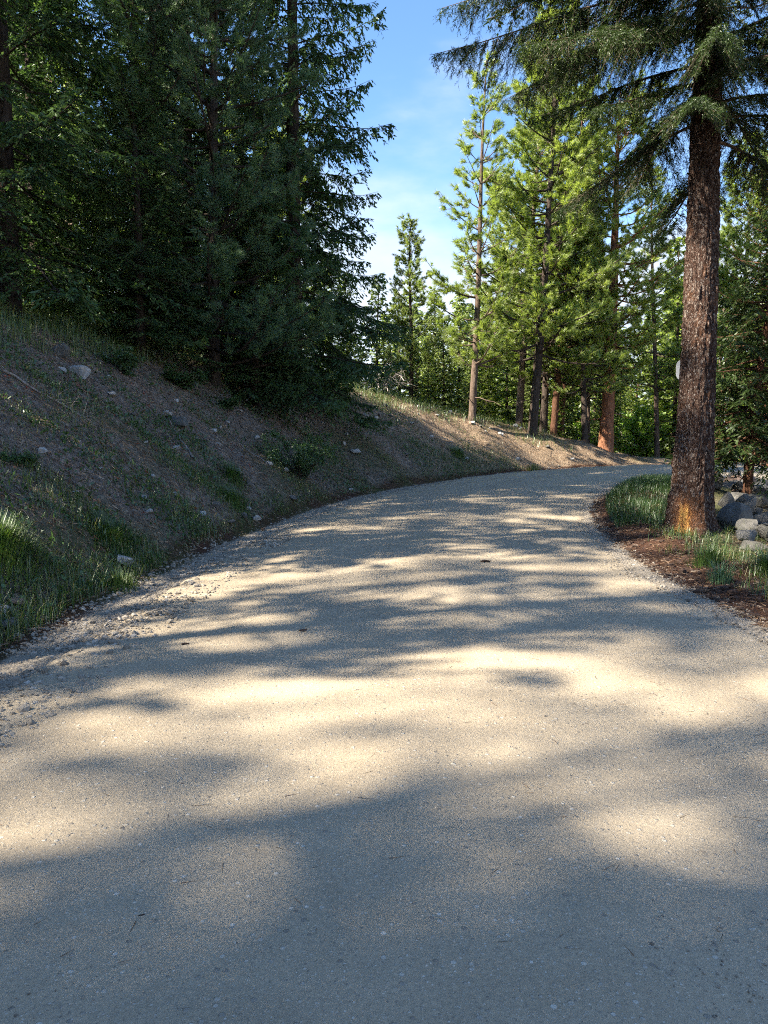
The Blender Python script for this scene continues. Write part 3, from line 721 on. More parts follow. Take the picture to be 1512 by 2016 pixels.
    root.location = (X0, Y0, gz_at(X0, Y0) - 0.02)
    tag(root, 'tall old fir with thick flecked brown trunk and scarred foot at the road edge', 'tree')
big_fir()

# ---------------------------------------------------------------- shaded trees on the bank, left
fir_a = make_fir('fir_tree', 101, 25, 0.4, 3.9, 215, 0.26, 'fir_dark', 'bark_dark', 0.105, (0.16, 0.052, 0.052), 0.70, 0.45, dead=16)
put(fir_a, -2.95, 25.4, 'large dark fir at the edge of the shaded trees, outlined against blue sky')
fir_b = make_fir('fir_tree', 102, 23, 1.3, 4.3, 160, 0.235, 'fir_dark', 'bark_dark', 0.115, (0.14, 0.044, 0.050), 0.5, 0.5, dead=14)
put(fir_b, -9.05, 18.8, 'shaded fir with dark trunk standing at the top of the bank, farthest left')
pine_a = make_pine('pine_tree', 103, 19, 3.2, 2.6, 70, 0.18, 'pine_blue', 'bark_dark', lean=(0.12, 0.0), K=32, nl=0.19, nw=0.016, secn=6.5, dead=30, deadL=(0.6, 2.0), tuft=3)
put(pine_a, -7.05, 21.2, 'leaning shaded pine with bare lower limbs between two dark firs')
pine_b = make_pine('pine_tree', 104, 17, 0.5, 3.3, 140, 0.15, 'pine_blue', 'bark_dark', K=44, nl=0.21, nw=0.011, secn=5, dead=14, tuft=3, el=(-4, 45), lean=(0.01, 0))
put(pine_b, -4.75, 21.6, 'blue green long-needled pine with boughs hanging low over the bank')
fir_c = make_fir('fir_tree', 105, 21, 0.6, 3.8, 140, 0.20, 'fir_dark', 'bark_dark', 0.15, (0.22, 0.095, 0.085), 0.45, 0.5, dead=20)
put(fir_c, -10.4, 23.3, 'dense shaded fir behind the dark trunk at the top of the bank', 0, 0.75)
def again(proto, x, y, label, rz, s=1.0, group=None, **k):
    return put(copy_tree(proto), x, y, label, rz, s, group, **k)
again(fir_a, -6.4, 25.6, 'tall shaded fir behind the blue green hanging pine', 2.1, 0.9)
again(fir_b, -6.2, 19.7, 'low fir boughs filling the gap beside the leaning pine', 1.3, (0.5, 0.5, 0.36))
again(fir_b, -3.75, 22.6, 'low dark fir growing between the hanging pine and the large outlined fir', 3.3, (0.5, 0.5, 0.42))
again(fir_b, -7.6, 24.4, 'shaded fir between the leaning pine and the large outlined fir', 4.0, 0.8)
again(fir_a, -13.2, 28.5, 'shaded fir deep among the left trees, beside the dense fir', 1.0, 0.6)

# ---------------------------------------------------------------- sunlit trees beyond the bend
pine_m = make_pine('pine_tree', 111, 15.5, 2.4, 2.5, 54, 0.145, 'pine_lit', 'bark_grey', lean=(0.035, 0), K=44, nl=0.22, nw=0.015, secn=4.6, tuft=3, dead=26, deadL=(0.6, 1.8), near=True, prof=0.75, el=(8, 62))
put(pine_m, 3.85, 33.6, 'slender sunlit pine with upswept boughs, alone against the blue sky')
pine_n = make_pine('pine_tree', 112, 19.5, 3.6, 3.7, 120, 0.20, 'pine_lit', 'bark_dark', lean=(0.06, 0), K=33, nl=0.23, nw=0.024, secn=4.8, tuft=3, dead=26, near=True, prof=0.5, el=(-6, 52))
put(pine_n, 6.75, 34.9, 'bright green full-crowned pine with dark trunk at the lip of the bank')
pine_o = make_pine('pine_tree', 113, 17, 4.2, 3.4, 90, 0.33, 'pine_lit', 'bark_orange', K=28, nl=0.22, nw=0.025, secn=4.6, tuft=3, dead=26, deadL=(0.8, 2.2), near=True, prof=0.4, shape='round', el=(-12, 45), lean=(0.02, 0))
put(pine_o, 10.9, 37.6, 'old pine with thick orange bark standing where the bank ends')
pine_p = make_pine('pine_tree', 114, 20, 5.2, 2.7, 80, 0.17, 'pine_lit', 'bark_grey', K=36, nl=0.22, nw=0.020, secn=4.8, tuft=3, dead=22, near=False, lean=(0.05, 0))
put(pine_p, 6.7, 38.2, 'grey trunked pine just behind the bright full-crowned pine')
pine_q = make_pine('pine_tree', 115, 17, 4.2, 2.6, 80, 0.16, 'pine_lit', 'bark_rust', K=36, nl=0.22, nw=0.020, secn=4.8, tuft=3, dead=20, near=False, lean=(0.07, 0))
put(pine_q, 8.25, 37.4, 'rusty trunked pine leaning right beside the dark trunked pine')
pine_y = make_pine('pine_tree', 116, 10.5, 1.5, 1.7, 56, 0.13, 'pine_pale', 'bark_dark', K=28, nl=0.16, nw=0.026, secn=8, tuft=3, dead=18, near=False, prof=0.7, el=(15, 65))
put(pine_y, 1.45, 41.5, 'young pale pine with bare dark lower trunk on the grassy rise')
again(pine_n, 9.5, 36.2, 'smaller full pine with bright low boughs covering the orange trunk', 2.2, (0.66, 0.66, 0.72))
again(pine_n, 8.2, 39.5, 'tall bright pine rising behind the rusty leaning trunk', 0.9, 0.95)
again(pine_q, 9.7, 42.0, 'thin orange stemmed pine in the gap left of the old orange pine', 0.9, 0.85)
again(pine_p, 15.4, 43.0, 'open crowned pine with crooked limbs in front of white sky', 2.5, 0.85)
fir_d = make_fir('fir_tree', 117, 10.5, 0.3, 2.1, 110, 0.12, 'pine_pale', 'bark_dark', 0.22, (0.27, 0.13, 0.12), 0.35, 0.7, dead=6, near=False)
put(fir_d, 3.0, 46.0, 'small pointed fir in sun to the right of the young pale pine', 0, 0.8)
fir_e = make_fir('fir_tree', 118, 14.0, 0.3, 2.6, 130, 0.14, 'pine_lit', 'bark_dark', 0.24, (0.30, 0.145, 0.13), 0.40, 0.6, dead=6, near=False)
put(fir_e, 17.6, 46.5, 'dark stemmed fir standing behind the far end of the road')

BACK = [(fir_d, -2.2, 45.0, 0.75), (fir_d, -0.4, 48.0, 0.85), (fir_d, 1.0, 51.0, 0.85), (fir_d, 4.6, 47.5, 0.9), (fir_e, 5.6, 44.0, 0.62), (fir_d, 3.2, 41.5, 0.55), (fir_d, 7.6, 43.0, 0.8),
        (fir_e, 8.0, 50.0, 0.85), (fir_e, 10.6, 47.0, 0.8), (fir_e, 12.6, 51.0, 0.95), (pine_p, 12.0, 45.0, 0.75), (fir_e, 14.8, 54.0, 0.9), (pine_q, 17.5, 57.0, 0.7), (fir_e, 20.0, 58.0, 0.95),
        (pine_p, 22.5, 52.0, 0.85), (fir_e, 24.0, 60.0, 1.2), (pine_n, 24.5, 46.0, 0.85), (pine_p, 27.5, 50.0, 1.0), (fir_e, 29.5, 57.0, 1.3), (pine_q, 20.5, 64.0, 0.8), (fir_e, 16.5, 66.0, 1.0),
        (fir_e, 26.0, 68.0, 1.3), (fir_e, 33.0, 66.0, 1.4), (fir_e, 11.5, 60.0, 1.0), (fir_d, 6.5, 56.0, 1.1), (fir_d, 2.5, 58.0, 1.0), (fir_d, -3.5, 52.0, 1.0), (fir_e, 36.0, 58.0, 1.3), (pine_n, 32.0, 44.0, 0.9),
        (fir_e, 22.0, 76.0, 1.2), (fir_e, 30.0, 80.0, 1.4), (fir_e, 14.0, 78.0, 1.1), (fir_e, 40.0, 76.0, 1.5), (fir_e, 7.0, 70.0, 1.1)]
for i, (pr, x, y, s) in enumerate(BACK):
    again(pr, x, y, 'sunlit conifer in the wood beyond the bend, behind the row of pine trunks', i * 2.3, s, 'conifers beyond the bend')
HILL = [(pine_n, -10.5, 33.0, 0.6), (fir_e, -6.0, 33.5, 0.9), (pine_p, -13.5, 34.0, 0.9), (fir_e, -16.0, 40.0, 1.1), (pine_n, -5.0, 40.0, 0.75), (pine_p, -10.5, 43.0, 0.95), (fir_e, -20.0, 46.0, 1.2), (pine_n, -18.0, 35.0, 0.9),
        (fir_e, -13.0, 50.0, 1.2), (pine_p, -7.0, 50.0, 0.9), (fir_e, -24.0, 54.0, 1.3), (fir_e, -9.0, 58.0, 1.2), (pine_n, -22.0, 42.0, 1.0), (fir_e, -17.0, 62.0, 1.3)]
for i, (pr, x, y, s) in enumerate(HILL):
    again(pr, x, y, 'sunlit conifer seen in gaps between the dark trees up the hill', i * 1.9, s, 'sunlit conifers up the hill')

# the wood that goes on up the hill beside and behind the camera; unseen, its trees placed to shade the road
pine_s = make_pine('pine_tree', 131, 22, 7.0, 3.0, 28, 0.22, 'pine_blue', 'bark_grey', K=24, nl=0.22, nw=0.03, secn=4.0, tuft=2, dead=12, near=False, prof=0.35, shape='round')  # open crown shaped so that its gaps dapple the road
put(pine_s, -20.7, 3.3, 'tall conifer out of view beside the road, placed for the shade it casts', 0, 0.95, 'unseen trees placed to shade the road')
SHADE = [(fir_b, -11.8, 14.6, 0.9), (fir_c, -10.2, 8.6, 0.8), (pine_a, -9.6, 3.4, 0.8), (fir_b, -15.5, 10.4, 0.9), (fir_b, -17.6, 15.8, 0.8), (fir_c, -6.6, -7.4, 0.85), (pine_s, -21.4, -1.7, 1.0), (pine_s, -26.5, -3.7, 1.1), (pine_s, -19.2, -3.7, 0.9), (fir_b, -16.6, -4.4, 0.66), (fir_c, -17.9, -5.0, 0.8), (fir_a, -12.8, -3.6, 0.6), (pine_s, -23.7, -0.2, 1.05), (fir_c, -21.7, -8.3, 1.1)]
for i, (pr, x, y, s) in enumerate(SHADE):
    again(pr, x, y, 'tall conifer out of view beside the road, placed for the shade it casts', i * 1.7, s, 'unseen trees placed to shade the road')

FAR = [(-38, 88, 1.6), (-27, 95, 1.7), (-17, 90, 1.5), (-8, 96, 1.6), (0, 88, 1.3), (6, 95, 1.4), (12, 90, 1.5), (17, 98, 1.7), (23, 92, 1.6), (29, 99, 1.8), (34, 92, 1.7), (40, 100, 1.9), (46, 94, 1.8), (53, 102, 1.9), (20, 84, 1.3), (26, 86, 1.4), (15, 86, 1.3), (37, 84, 1.6), (9, 82, 1.3), (45, 84, 1.6), (61, 98, 1.9), (31, 108, 2.0), (18, 110, 2.0), (4, 108, 1.8)]
for i, (x, y, s) in enumerate(FAR):
    again(fir_e, x, y, 'distant conifer at the back of the wood, seen through the trunks', i * 2.1, s, 'distant conifers at the back of the wood')
YOUNG = [(2.2, 38.5, 0.28), (4.4, 38.8, 0.34), (5.4, 40.6, 0.40), (0.2, 38.0, 0.28), (-1.6, 37.0, 0.30), (7.4, 40.6, 0.34), (8.9, 40.2, 0.30), (10.2, 43.6, 0.45), (6.2, 46.5, 0.5), (11.8, 42.0, 0.36), (13.2, 44.8, 0.4),
         (-3.6, 38.5, 0.36), (-5.6, 36.5, 0.30), (1.8, 44.0, 0.45), (21.5, 44.0, 0.55), (23.0, 41.0, 0.45), (19.0, 53.0, 0.6), (16.0, 52.0, 0.6), (9.2, 45.0, 0.5), (27.0, 43.0, 0.6), (-8.5, 38.0, 0.4), (-11.5, 38.5, 0.4), (-7.5, 31.0, 0.3), (-12.5, 30.0, 0.33)]
for i, (x, y, s) in enumerate(YOUNG):
    again(fir_d if i % 2 else fir_e, x, y, 'young conifer in the undergrowth between the far trunks', i * 2.9, s, 'young conifers in the undergrowth')

# ---------------------------------------------------------------- right side
fir_r = make_fir('fir_tree', 121, 6.6, 1.15, 1.7, 120, 0.095, 'fir_olive', 'bark_rust', 0.085, (0.13, 0.034, 0.040), 0.55, 0.6, dead=14, lean=(0.06, 0), el=(-12, 30))
put(fir_r, 8.15, 17.1, 'small fir with reddish leaning trunk rooted among the boulders')
again(pine_o, 19.4, 38.6, 'orange barked pine trunk at the right edge beyond the boulders', 1.2, 0.9)
again(pine_n, 18.6, 34.9 + 6, 'pale sunlit pine just right of the thick brown trunk', 0.4, 0.9)

def leaf_bush(name, seed, w, h, n, mat, leaf=(0.05, 0.03), stems=9, blob=0.35, stemmat='bark_dark'):
    rng = np.random.default_rng(seed); st = Acc(); lf = Acc()
    az = rng.uniform(0, 2 * np.pi, stems); rr = np.sqrt(rng.uniform(0.05, 1, stems)) * w / 2
    tip = np.stack([np.cos(az) * rr, np.sin(az) * rr, h * rng.uniform(0.6, 1.0, stems) * (1 - 0.35 * (rr / (w / 2)) ** 2)], 1)
    t = np.linspace(0, 1, 5)
    P = (tip * np.array([1, 1, 0]))[:, None] * (t ** 1.6 * 0.85 + 0.15 * t)[None, :, None] + np.array([0, 0, 1]) * (tip[:, 2:3] * t[None, :])[:, :, None] - np.array([0, 0, 0.08])
    P[:, 1:4] += rng.normal(size=(stems, 3, 3)) * 0.03 * h
    st.add(*tubes(P, np.full((stems, 1), 0.006 + 0.006 * h) * (1.1 - t), 4))
    k = stems * 7; bi = rng.integers(0, stems, k); tt = rng.uniform(0.25, 1, k)
    so = np.stack([np.interp(tt, t, t) * 0, tt * 0, tt * 0], 1)
    for c in range(3):
        j = np.clip((tt * 4).astype(int), 0, 3); fr = tt * 4 - j
        so[:, c] = P[bi, j, c] * (1 - fr) + P[bi, j + 1, c] * fr
    sd = nrm(rng.normal(size=(k, 3)) + np.array([0, 0, 0.5])); sl = rng.uniform(0.10, 0.30, k) * (0.4 + h * 0.6)
    t2 = np.linspace(0, 1, 3)
    st.add(*tubes(so[:, None] + sd[:, None] * (sl[:, None] * t2)[:, :, None], np.full((k, 1), 0.004) * (1.1 - t2), 3))
    q = rng.integers(0, k, n); u = rng.uniform(0.1, 1.05, n)
    p = so[q] + sd[q] * (sl[q] * u)[:, None] + rng.normal(size=(n, 3)) * 0.03 * (0.5 + h * 0.5)
    p[:, 2] = np.maximum(p[:, 2], 0.01)
    d = nrm(rng.normal(size=(n, 3)) + sd[q] * 0.6)
    nv = nrm(rng.normal(size=(n, 3)) * 0.6 + np.array([0, 0, 1]))
    ln = leaf[0] * rng.uniform(0.6, 1.4, n)
    rhombi(p, d, ln, ln * leaf[1] / leaf[0], nv, np.clip(0.3 + 0.35 * p[:, 2] / h + 0.3 * rng.uniform(-1, 1, n), 0, 1), lf)
    root = link(name, None)
    a = link('stems', st.mesh(name + '_stems'), M[stemmat], root); b = link('foliage', lf.mesh(name + '_foliage'), M[mat], root)
    KIDS[root.name] = [a, b]
    return root
bush = leaf_bush('shrub', 201, 2.9, 1.5, 12000, 'shrub', (0.045, 0.026), 22)
put(bush, -2.15, 19.3, 'wide leafy green shrub at the foot of the bank, beside the gravel', cat='shrub')
bush2 = leaf_bush('shrub', 202, 1.2, 0.9, 3600, 'shrub', (0.05, 0.03), 12)
put(bush2, -5.75, 17.2, 'dark leafy shrub on the bank crest right of the pale round boulder', cat='shrub')
def bush_again(pr, x, y, label, rz, s, **k): return again(pr, x, y, label, rz, s, cat='shrub', **k)
bush_again(bush2, -5.1, 19.4, 'leafy shrub under the blue green pine at the bank crest', 1.2, (1.2, 1.2, 0.8))
bush_again(bush2, -3.3, 24.9, 'leafy green shrub below the large fir outlined by sky', 2.6, (1.3, 1.2, 0.7))
bush_again(bush2, -4.25, 20.5, 'low green shrub at the top of the slope below the hanging pine boughs', 3.9, (0.9, 0.9, 0.6))
bush_again(bush2, -0.75, 27.0, 'small bright shrub high on the bank near the sunlit grass', 0.7, (0.8, 0.8, 0.55))
bush_again(bush2, -4.75, 10.0, 'low leafy weed patch on the lower bank above the tall grass', 5.0, (0.55, 0.55, 0.35))
aspen = leaf_bush('broadleaf_bush', 203, 3.6, 5.2, 7000, 'decid', (0.16, 0.12), 16, stemmat='deadwood')
for i, (x, y, s, lb) in enumerate([(15.0, 46.0, 0.85, 'bright green leafy bush just right of the orange barked pine'), (17.2, 50.0, 0.9, 'bright leafy sapling clump left of the dark stem past the road end'),
                               (19.3, 47.0, 0.7, 'sunlit leafy bush touching the left side of the thick brown trunk'), (13.4, 49.0, 0.7, 'bright bush in the gap behind the orange barked pine'),
                               (25.5, 45.0, 1.0, 'yellow green leafy bush right of the thick brown trunk'), (8.3, 46.0, 0.55, 'bright leafy bush low between the pine trunks on the bank')]):
    put(aspen if i == 0 else copy_tree(aspen), x, y, lb, i * 1.3, s, cat='bush')

# a heap of bare grey brush on the crest
def brush_heap():
    rng = np.random.default_rng(301); root = link('brush_pile', None)
    for i in range(26):
        a = Acc(); L_ = rng.uniform(0.9, 2.1); az = rng.uniform(0, 2 * np.pi); c = rng.normal(size=2) * (0.75, 0.5)
        t = np.linspace(0, 1, 7); el = rng.uniform(-0.15, 0.75)
        d = np.array([np.cos(az) * np.cos(el), np.sin(az) * np.cos(el), np.sin(el)])
        P = np.array([c[0], c[1], rng.uniform(0, 0.55)]) + d * (t * L_ - L_ * 0.3)[:, None]; P[:, 2] += 0.35 * L_ * (t - t * t) * 1.5; P += rng.normal(size=P.shape) * 0.03; P[:, 2] = np.maximum(P[:, 2], 0.0)
        a.add(*tubes(P[None], (rng.uniform(0.012, 0.022) * (1.1 - t))[None], 5))
        k = 9; j = rng.integers(1, 6, k); o = P[j]; dd = nrm(d * 0.7 + rng.normal(size=(k, 3)) * 0.6); l = rng.uniform(0.2, 0.7, k); t4 = np.linspace(0, 1, 4)
        PP = o[:, None] + dd[:, None] * (l[:, None] * t4)[:, :, None]; PP[:, :, 2] -= 0.25 * l[:, None] * t4 ** 2
        a.add(*tubes(PP, np.full((k, 1), 0.007) * (1.15 - t4), 3))
        link('dead_branch', a.mesh('dead_branch', True), M['deadwood'], root)
    return root
put(brush_heap(), -0.55, 32.4, 'heap of bare grey dead branches on the grassy crest', cat='brush pile')

# ---------------------------------------------------------------- rocks
def ico(sub):
    import bmesh
    bm = bmesh.new(); bmesh.ops.create_icosphere(bm, subdivisions=sub, radius=1.0)
    V = np.array([v.co[:] for v in bm.verts]); F = np.array([[v.index for v in f.verts] for f in bm.faces]); bm.free()
    return V, F
ICO3, ICO3F = ico(3); ICO1, ICO1F = ico(1)
def rock_mesh(seed, round_=0.5):
    rng = np.random.default_rng(seed); V = ICO3.copy()
    V += 0.30 * fbm(V[:, 0] * 1.3 + seed, V[:, 1] * 1.1, V[:, 2] * 1.1, seed, 2)[:, None] * V
    for k in range(int(10 * (1 - round_)) + 8):
        n = nrm(rng.normal(size=3)); h = rng.uniform(0.42, 0.80)
        o = np.maximum(V @ n - h, 0); V -= o[:, None] * n * rng.uniform(0.85, 1.0)
    V += 0.03 * fbm(V[:, 0] * 5, V[:, 1] * 5, V[:, 2] * 5, seed + 3, 3)[:, None] * V
    return new_mesh('rock_shape', V, [ICO3F], None, False)
ROCKS = {}
for m in ('rock', 'rock_pale', 'rock_brown'):
    ROCKS[m] = [rock_mesh(400 + i, 0.05 + 0.12 * i) for i in range(5)]
    for me in ROCKS[m]: me.materials.append(M[m])
_rk = [0]
def put_rock(x, y, size, label, mat='rock', rz=0.0, tilt=0.0, sink=0.3, group=None, z=None, name='rock', cat='rock'):
    i = _rk[0]; _rk[0] += 1
    sx, sy, sz = size
    zz = (gz_at(x, y) if z is None else z) + sz * (1 - 2 * sink) * 0.5
    o = link(name, ROCKS[mat][i % 5], None, None, (x, y, zz), (tilt * 0.5, tilt, rz), (sx / 2, sy / 2, sz / 2))
    return tag(o, label, cat, group)
BANK_ROCKS = [
 (-5.93, 15.1, (0.50, 0.42, 0.42), 'pale round boulder high on the shaded bank', 'rock_pale', 0.15),
 (-6.44, 15.5, (0.42, 0.42, 0.50), 'dark grey boulder in grass just above the pale round boulder', 'rock', 0.2),
 (-5.98, 14.3, (0.24, 0.14, 0.12), 'white sliver of stone left of the pale round boulder', 'rock_pale', 0.1),
 (-2.97, 24.15, (0.34, 0.26, 0.30), 'pale rock alone on the upper bank under the large fir', 'rock_pale', 0.15),
 (-4.51, 16.85, (0.62, 0.42, 0.34), 'dark slab of rock in the middle of the shaded bank', 'rock', 0.3),
 (-4.74, 16.95, (0.17, 0.13, 0.11), 'small white stone at the upper left of the dark slab', 'rock_pale', 0.1),
 (-4.17, 15.45, (0.24, 0.18, 0.15), 'pale stone on the bank directly below the dark slab', 'rock_pale', 0.15),
 (-4.87, 10.9, (0.17, 0.14, 0.11), 'pale stone on the lower bank near the left edge', 'rock_pale', 0.15),
 (-4.97, 10.4, (0.17, 0.12, 0.11), 'grey stone closest to the left edge on the bank', 'rock', 0.15),
 (-0.94, 24.45, (0.42, 0.30, 0.26), 'bluish pale rock low on the bank right of the wide shrub', 'rock_pale', 0.2),
 (-3.28, 9.55, (0.34, 0.26, 0.20), 'largest pale rock at the edge of the roadside gravel beside tall grass', 'rock_pale', 0.15),
 (-3.79, 10.0, (0.14, 0.12, 0.09), 'small white rock in the grass above the largest roadside rock', 'rock_pale', 0.15),
 (-2.54, 15.15, (0.27, 0.20, 0.15), 'largest of the row of stones along the far gravel edge', 'rock_pale', 0.15),
 (-2.70, 14.6, (0.22, 0.17, 0.13), 'second stone of the row along the far gravel edge', 'rock', 0.15),
 (-2.80, 13.8, (0.20, 0.15, 0.11), 'nearest stone of the row along the far gravel edge', 'rock', 0.15),
 (-2.30, 14.4, (0.15, 0.12, 0.09), 'reddish stone on the gravel side of the stone row', 'rock_brown', 0.15),
 (3.23, 29.95, (0.30, 0.24, 0.22), 'white rock at the foot of the far bank above the road', 'rock_pale', 0.15),
 (-0.30, 28.35, (0.44, 0.30, 0.22), 'pale flat rock on the bank below the sunlit grass crest', 'rock_pale', 0.2),
 (-1.21, 27.7, (0.26, 0.2, 0.18), 'grey rock near the crest left of the pale flat rock', 'rock', 0.2),
 (-3.51, 7.15, (0.26, 0.15, 0.09), 'thin flat tan stone at the left edge beside the gravel', 'rock_brown', 0.05),
 (-3.23, 7.1, (0.17, 0.14, 0.10), 'dark rounded stone at the left edge of the gravel shoulder', 'rock_brown', 0.2),
 (-3.36, 6.7, (0.22, 0.18, 0.14), 'grey brown rock cut by the left edge beside the gravel', 'rock', 0.2),
 (-3.50, 6.92, (0.20, 0.14, 0.10), 'white stone just under the thin flat tan stone', 'rock_pale', 0.15),
 (-3.33, 20.0, (0.20, 0.15, 0.13), 'small pale stone on the bank up left of the wide shrub', 'rock_pale', 0.15),
 (-2.01, 25.1, (0.17, 0.14, 0.11), 'small pale stone on the bank directly above the wide shrub', 'rock_pale', 0.15),
 (1.08, 30.2, (0.26, 0.2, 0.16), 'pale rock half way up the far bank at the edge of the shade', 'rock_pale', 0.2),
 (2.23, 32.4, (0.26, 0.2, 0.17), 'pale rock near the sunlit lip of the far bank', 'rock_pale', 0.2),
 (3.84, 33.2, (0.30, 0.22, 0.18), 'pale rock in sun below the slender lone pine', 'rock_pale', 0.2),
 (5.07, 33.4, (0.26, 0.2, 0.16), 'pale rock on the sunlit bank below the grey trunked pine', 'rock_pale', 0.2),
 (5.65, 32.2, (0.28, 0.22, 0.14), 'pale stone near the road at the foot of the sunlit bank', 'rock_pale', 0.2),
 (-3.63, 15.4, (0.16, 0.12, 0.10), 'small grey stone low on the bank left of the wide shrub', 'rock', 0.15),
 (-3.91, 12.85, (0.12, 0.09, 0.08), 'tiny pale stone low on the middle of the bank', 'rock_pale', 0.15),
 (-4.13, 10.2, (0.11, 0.09, 0.07), 'tiny pale stone in weeds above the tall roadside grass', 'rock_pale', 0.15),
]
for i, (x, y, sz, lb, mt, sk) in enumerate(BANK_ROCKS):
    put_rock(x, y, sz, lb, mt, i * 1.37, 0.25 * math.sin(i * 2.1), sk)
rngr = np.random.default_rng(55)
n_ = 0
while n_ < 110:                                             # small pale stones strewn over the slope
    s_ = rngr.uniform(10, 34); i_ = np.searchsorted(RS, S0 + s_); e_ = ROAD_HALF + rngr.uniform(0.9, 4.6)
    x, y = RC[i_] + RN[i_] * e_; q = rngr.uniform(0.08, 0.22) * (1 + 0.012 * s_)
    put_rock(x, y, (q, q * rngr.uniform(0.6, 0.9), q * rngr.uniform(0.45, 0.75)), 'small loose stone strewn on the slope of the bank', ('rock_pale', 'rock', 'rock_pale', 'rock_brown')[n_ % 4], rngr.uniform(0, 6), 0.3, 0.25, 'loose stones strewn on the bank')
    n_ += 1
RIPRAP = [
 (6.15, 13.2, (0.75, 0.65, 0.62), 'large grey boulder right of the foot of the thick trunk', 0.2),
 (5.55, 11.25, (0.55, 0.45, 0.32), 'low pale boulder in grass, nearest of the boulder heap', 0.3),
 (6.35, 12.35, (0.75, 0.6, 0.55), 'grey boulder cut by the right edge beside the low pale boulder', 0.2),
 (5.75, 12.0, (0.42, 0.38, 0.36), 'dark boulder between the trunk and the low pale boulder', 0.2),
 (6.85, 15.1, (0.42, 0.40, 0.50), 'upright rounded boulder just right of the thick trunk', 0.1),
 (7.25, 15.3, (0.50, 0.45, 0.48), 'rounded boulder at the left foot of the leaning reddish trunk', 0.15),
 (7.05, 14.2, (0.60, 0.5, 0.45), 'flat topped boulder in front of the upright rounded boulder', 0.25),
 (7.75, 14.7, (0.65, 0.5, 0.40), 'brown boulder right of the leaning reddish trunk', 0.2),
 (8.6, 17.2, (0.75, 0.6, 0.42), 'large flat grey boulder behind the leaning reddish trunk', 0.2),
 (7.6, 16.3, (0.55, 0.5, 0.45), 'boulder wedged behind the rounded boulder by the reddish trunk', 0.2),
 (8.1, 18.8, (0.60, 0.5, 0.45), 'grey boulder at the top of the heap beside the thick trunk', 0.2),
 (8.9, 19.4, (0.85, 0.6, 0.45), 'dark slab at the top of the boulder heap', 0.2),
 (9.6, 19.6, (0.70, 0.6, 0.50), 'tilted pale boulder near the right edge at the heap top', 0.2),
 (9.3, 18.2, (0.60, 0.5, 0.45), 'pale boulder below the tilted boulder at the right edge', 0.2),
 (9.9, 21.2, (0.70, 0.5, 0.35), 'flat pale boulder lying against the sandy ground', 0.2),
 (7.3, 17.6, (0.40, 0.35, 0.35), 'small block beside the trunk half way up the heap', 0.2),
 (7.8, 17.9, (0.35, 0.3, 0.3), 'small pale block at the heap top beside the thick trunk', 0.2),
 (6.6, 13.9, (0.45, 0.4, 0.4), 'bluish boulder in shade at the right side of the trunk', 0.2),
 (8.3, 15.9, (0.55, 0.5, 0.42), 'grey boulder at the right edge below the flat grey boulder', 0.2),
 (6.9, 13.0, (0.6, 0.5, 0.5), 'shadowed boulder at the right edge behind the nearest ones', 0.25),
 (9.0, 20.6, (0.5, 0.4, 0.4), 'rounded boulder behind the dark slab', 0.2),
 (8.5, 19.9, (0.5, 0.4, 0.35), 'half buried boulder behind the heap top', 0.2),
]
for i, (x, y, sz, lb, sk) in enumerate(RIPRAP):
    put_rock(x, y, sz, lb, 'rock_brown' if 'brown' in lb else 'rock', i * 0.9, 0.3 * math.sin(i * 1.7), sk, name='boulder', cat='boulder')

rngb = np.random.default_rng(57)
for i in range(46):                                        # the rest of the heap
    y = 12.3 + 10.5 * (i + rngb.uniform()) / 46; x = y * rngb.uniform(0.445, 0.56) + 0.1; q = rngb.uniform(0.30, 0.62)
    put_rock(x, y, (q, q * rngb.uniform(0.7, 0.95), q * rngb.uniform(0.6, 0.95)), 'smaller boulder filling the heap right of the thick trunk', ('rock', 'rock', 'rock', 'rock_brown', 'rock')[i % 5], rngb.uniform(0, 6), rngb.uniform(-0.4, 0.4), rngb.uniform(0.0, 0.25), 'smaller boulders of the heap', name='boulder', cat='boulder')

# ---------------------------------------------------------------- gravel, pebbles
def scatter_stones(name, pts, z, size, seed, label, half=True):
    rng = np.random.default_rng(seed); n = len(pts)
    base = [ICO1 * 1.0 for _ in range(6)]
    for b in base:
        b += 0.22 * rng.normal(size=b.shape) * 0.6
    if half: F = ICO1F[(ICO1[ICO1F].mean(1)[:, 2] > -0.35)]
    else: F = ICO1F
    B = np.array(base)[rng.integers(0, 6, n)]
    a = rng.uniform(0, 6.28, n); c, s = np.cos(a), np.sin(a)
    sc = size[:, None] * np.stack([np.ones(n), rng.uniform(0.6, 0.95, n), rng.uniform(0.4, 0.75, n)], 1) / 2
    B = B * sc[:, None, :]
    X = B[:, :, 0] * c[:, None] - B[:, :, 1] * s[:, None]; Y = B[:, :, 0] * s[:, None] + B[:, :, 1] * c[:, None]
    V = np.stack([X + pts[:, :1], Y + pts[:, 1:2], B[:, :, 2] + (z + sc[:, 2] * rng.uniform(-0.1, 0.6, n))[:, None]], -1).reshape(-1, 3)
    nv = len(ICO1)
    FF = (F[None] + (np.arange(n) * nv)[:, None, None]).reshape(-1, 3)
    tint = np.repeat(np.clip(rng.normal(0.5, 0.25, n), 0, 1), nv)
    return tag(link(name, new_mesh(name, V, [FF], tint, False), M['pebble']), label, 'gravel', kind='stuff')
def along(rng, n, s0, s1, e0, e1, side, pw=1.0):
    s = S0 + s0 + (s1 - s0) * rng.uniform(0, 1, n) ** pw
    e = (ROAD_HALF + rng.uniform(e0, e1, n)) * side
    c = np.stack([np.interp(s, RS, RC[:, 0]), np.interp(s, RS, RC[:, 1])], 1); nn = np.stack([np.interp(s, RS, RN[:, 0]), np.interp(s, RS, RN[:, 1])], 1)
    return c + nn * e[:, None]
rg = np.random.default_rng(61)
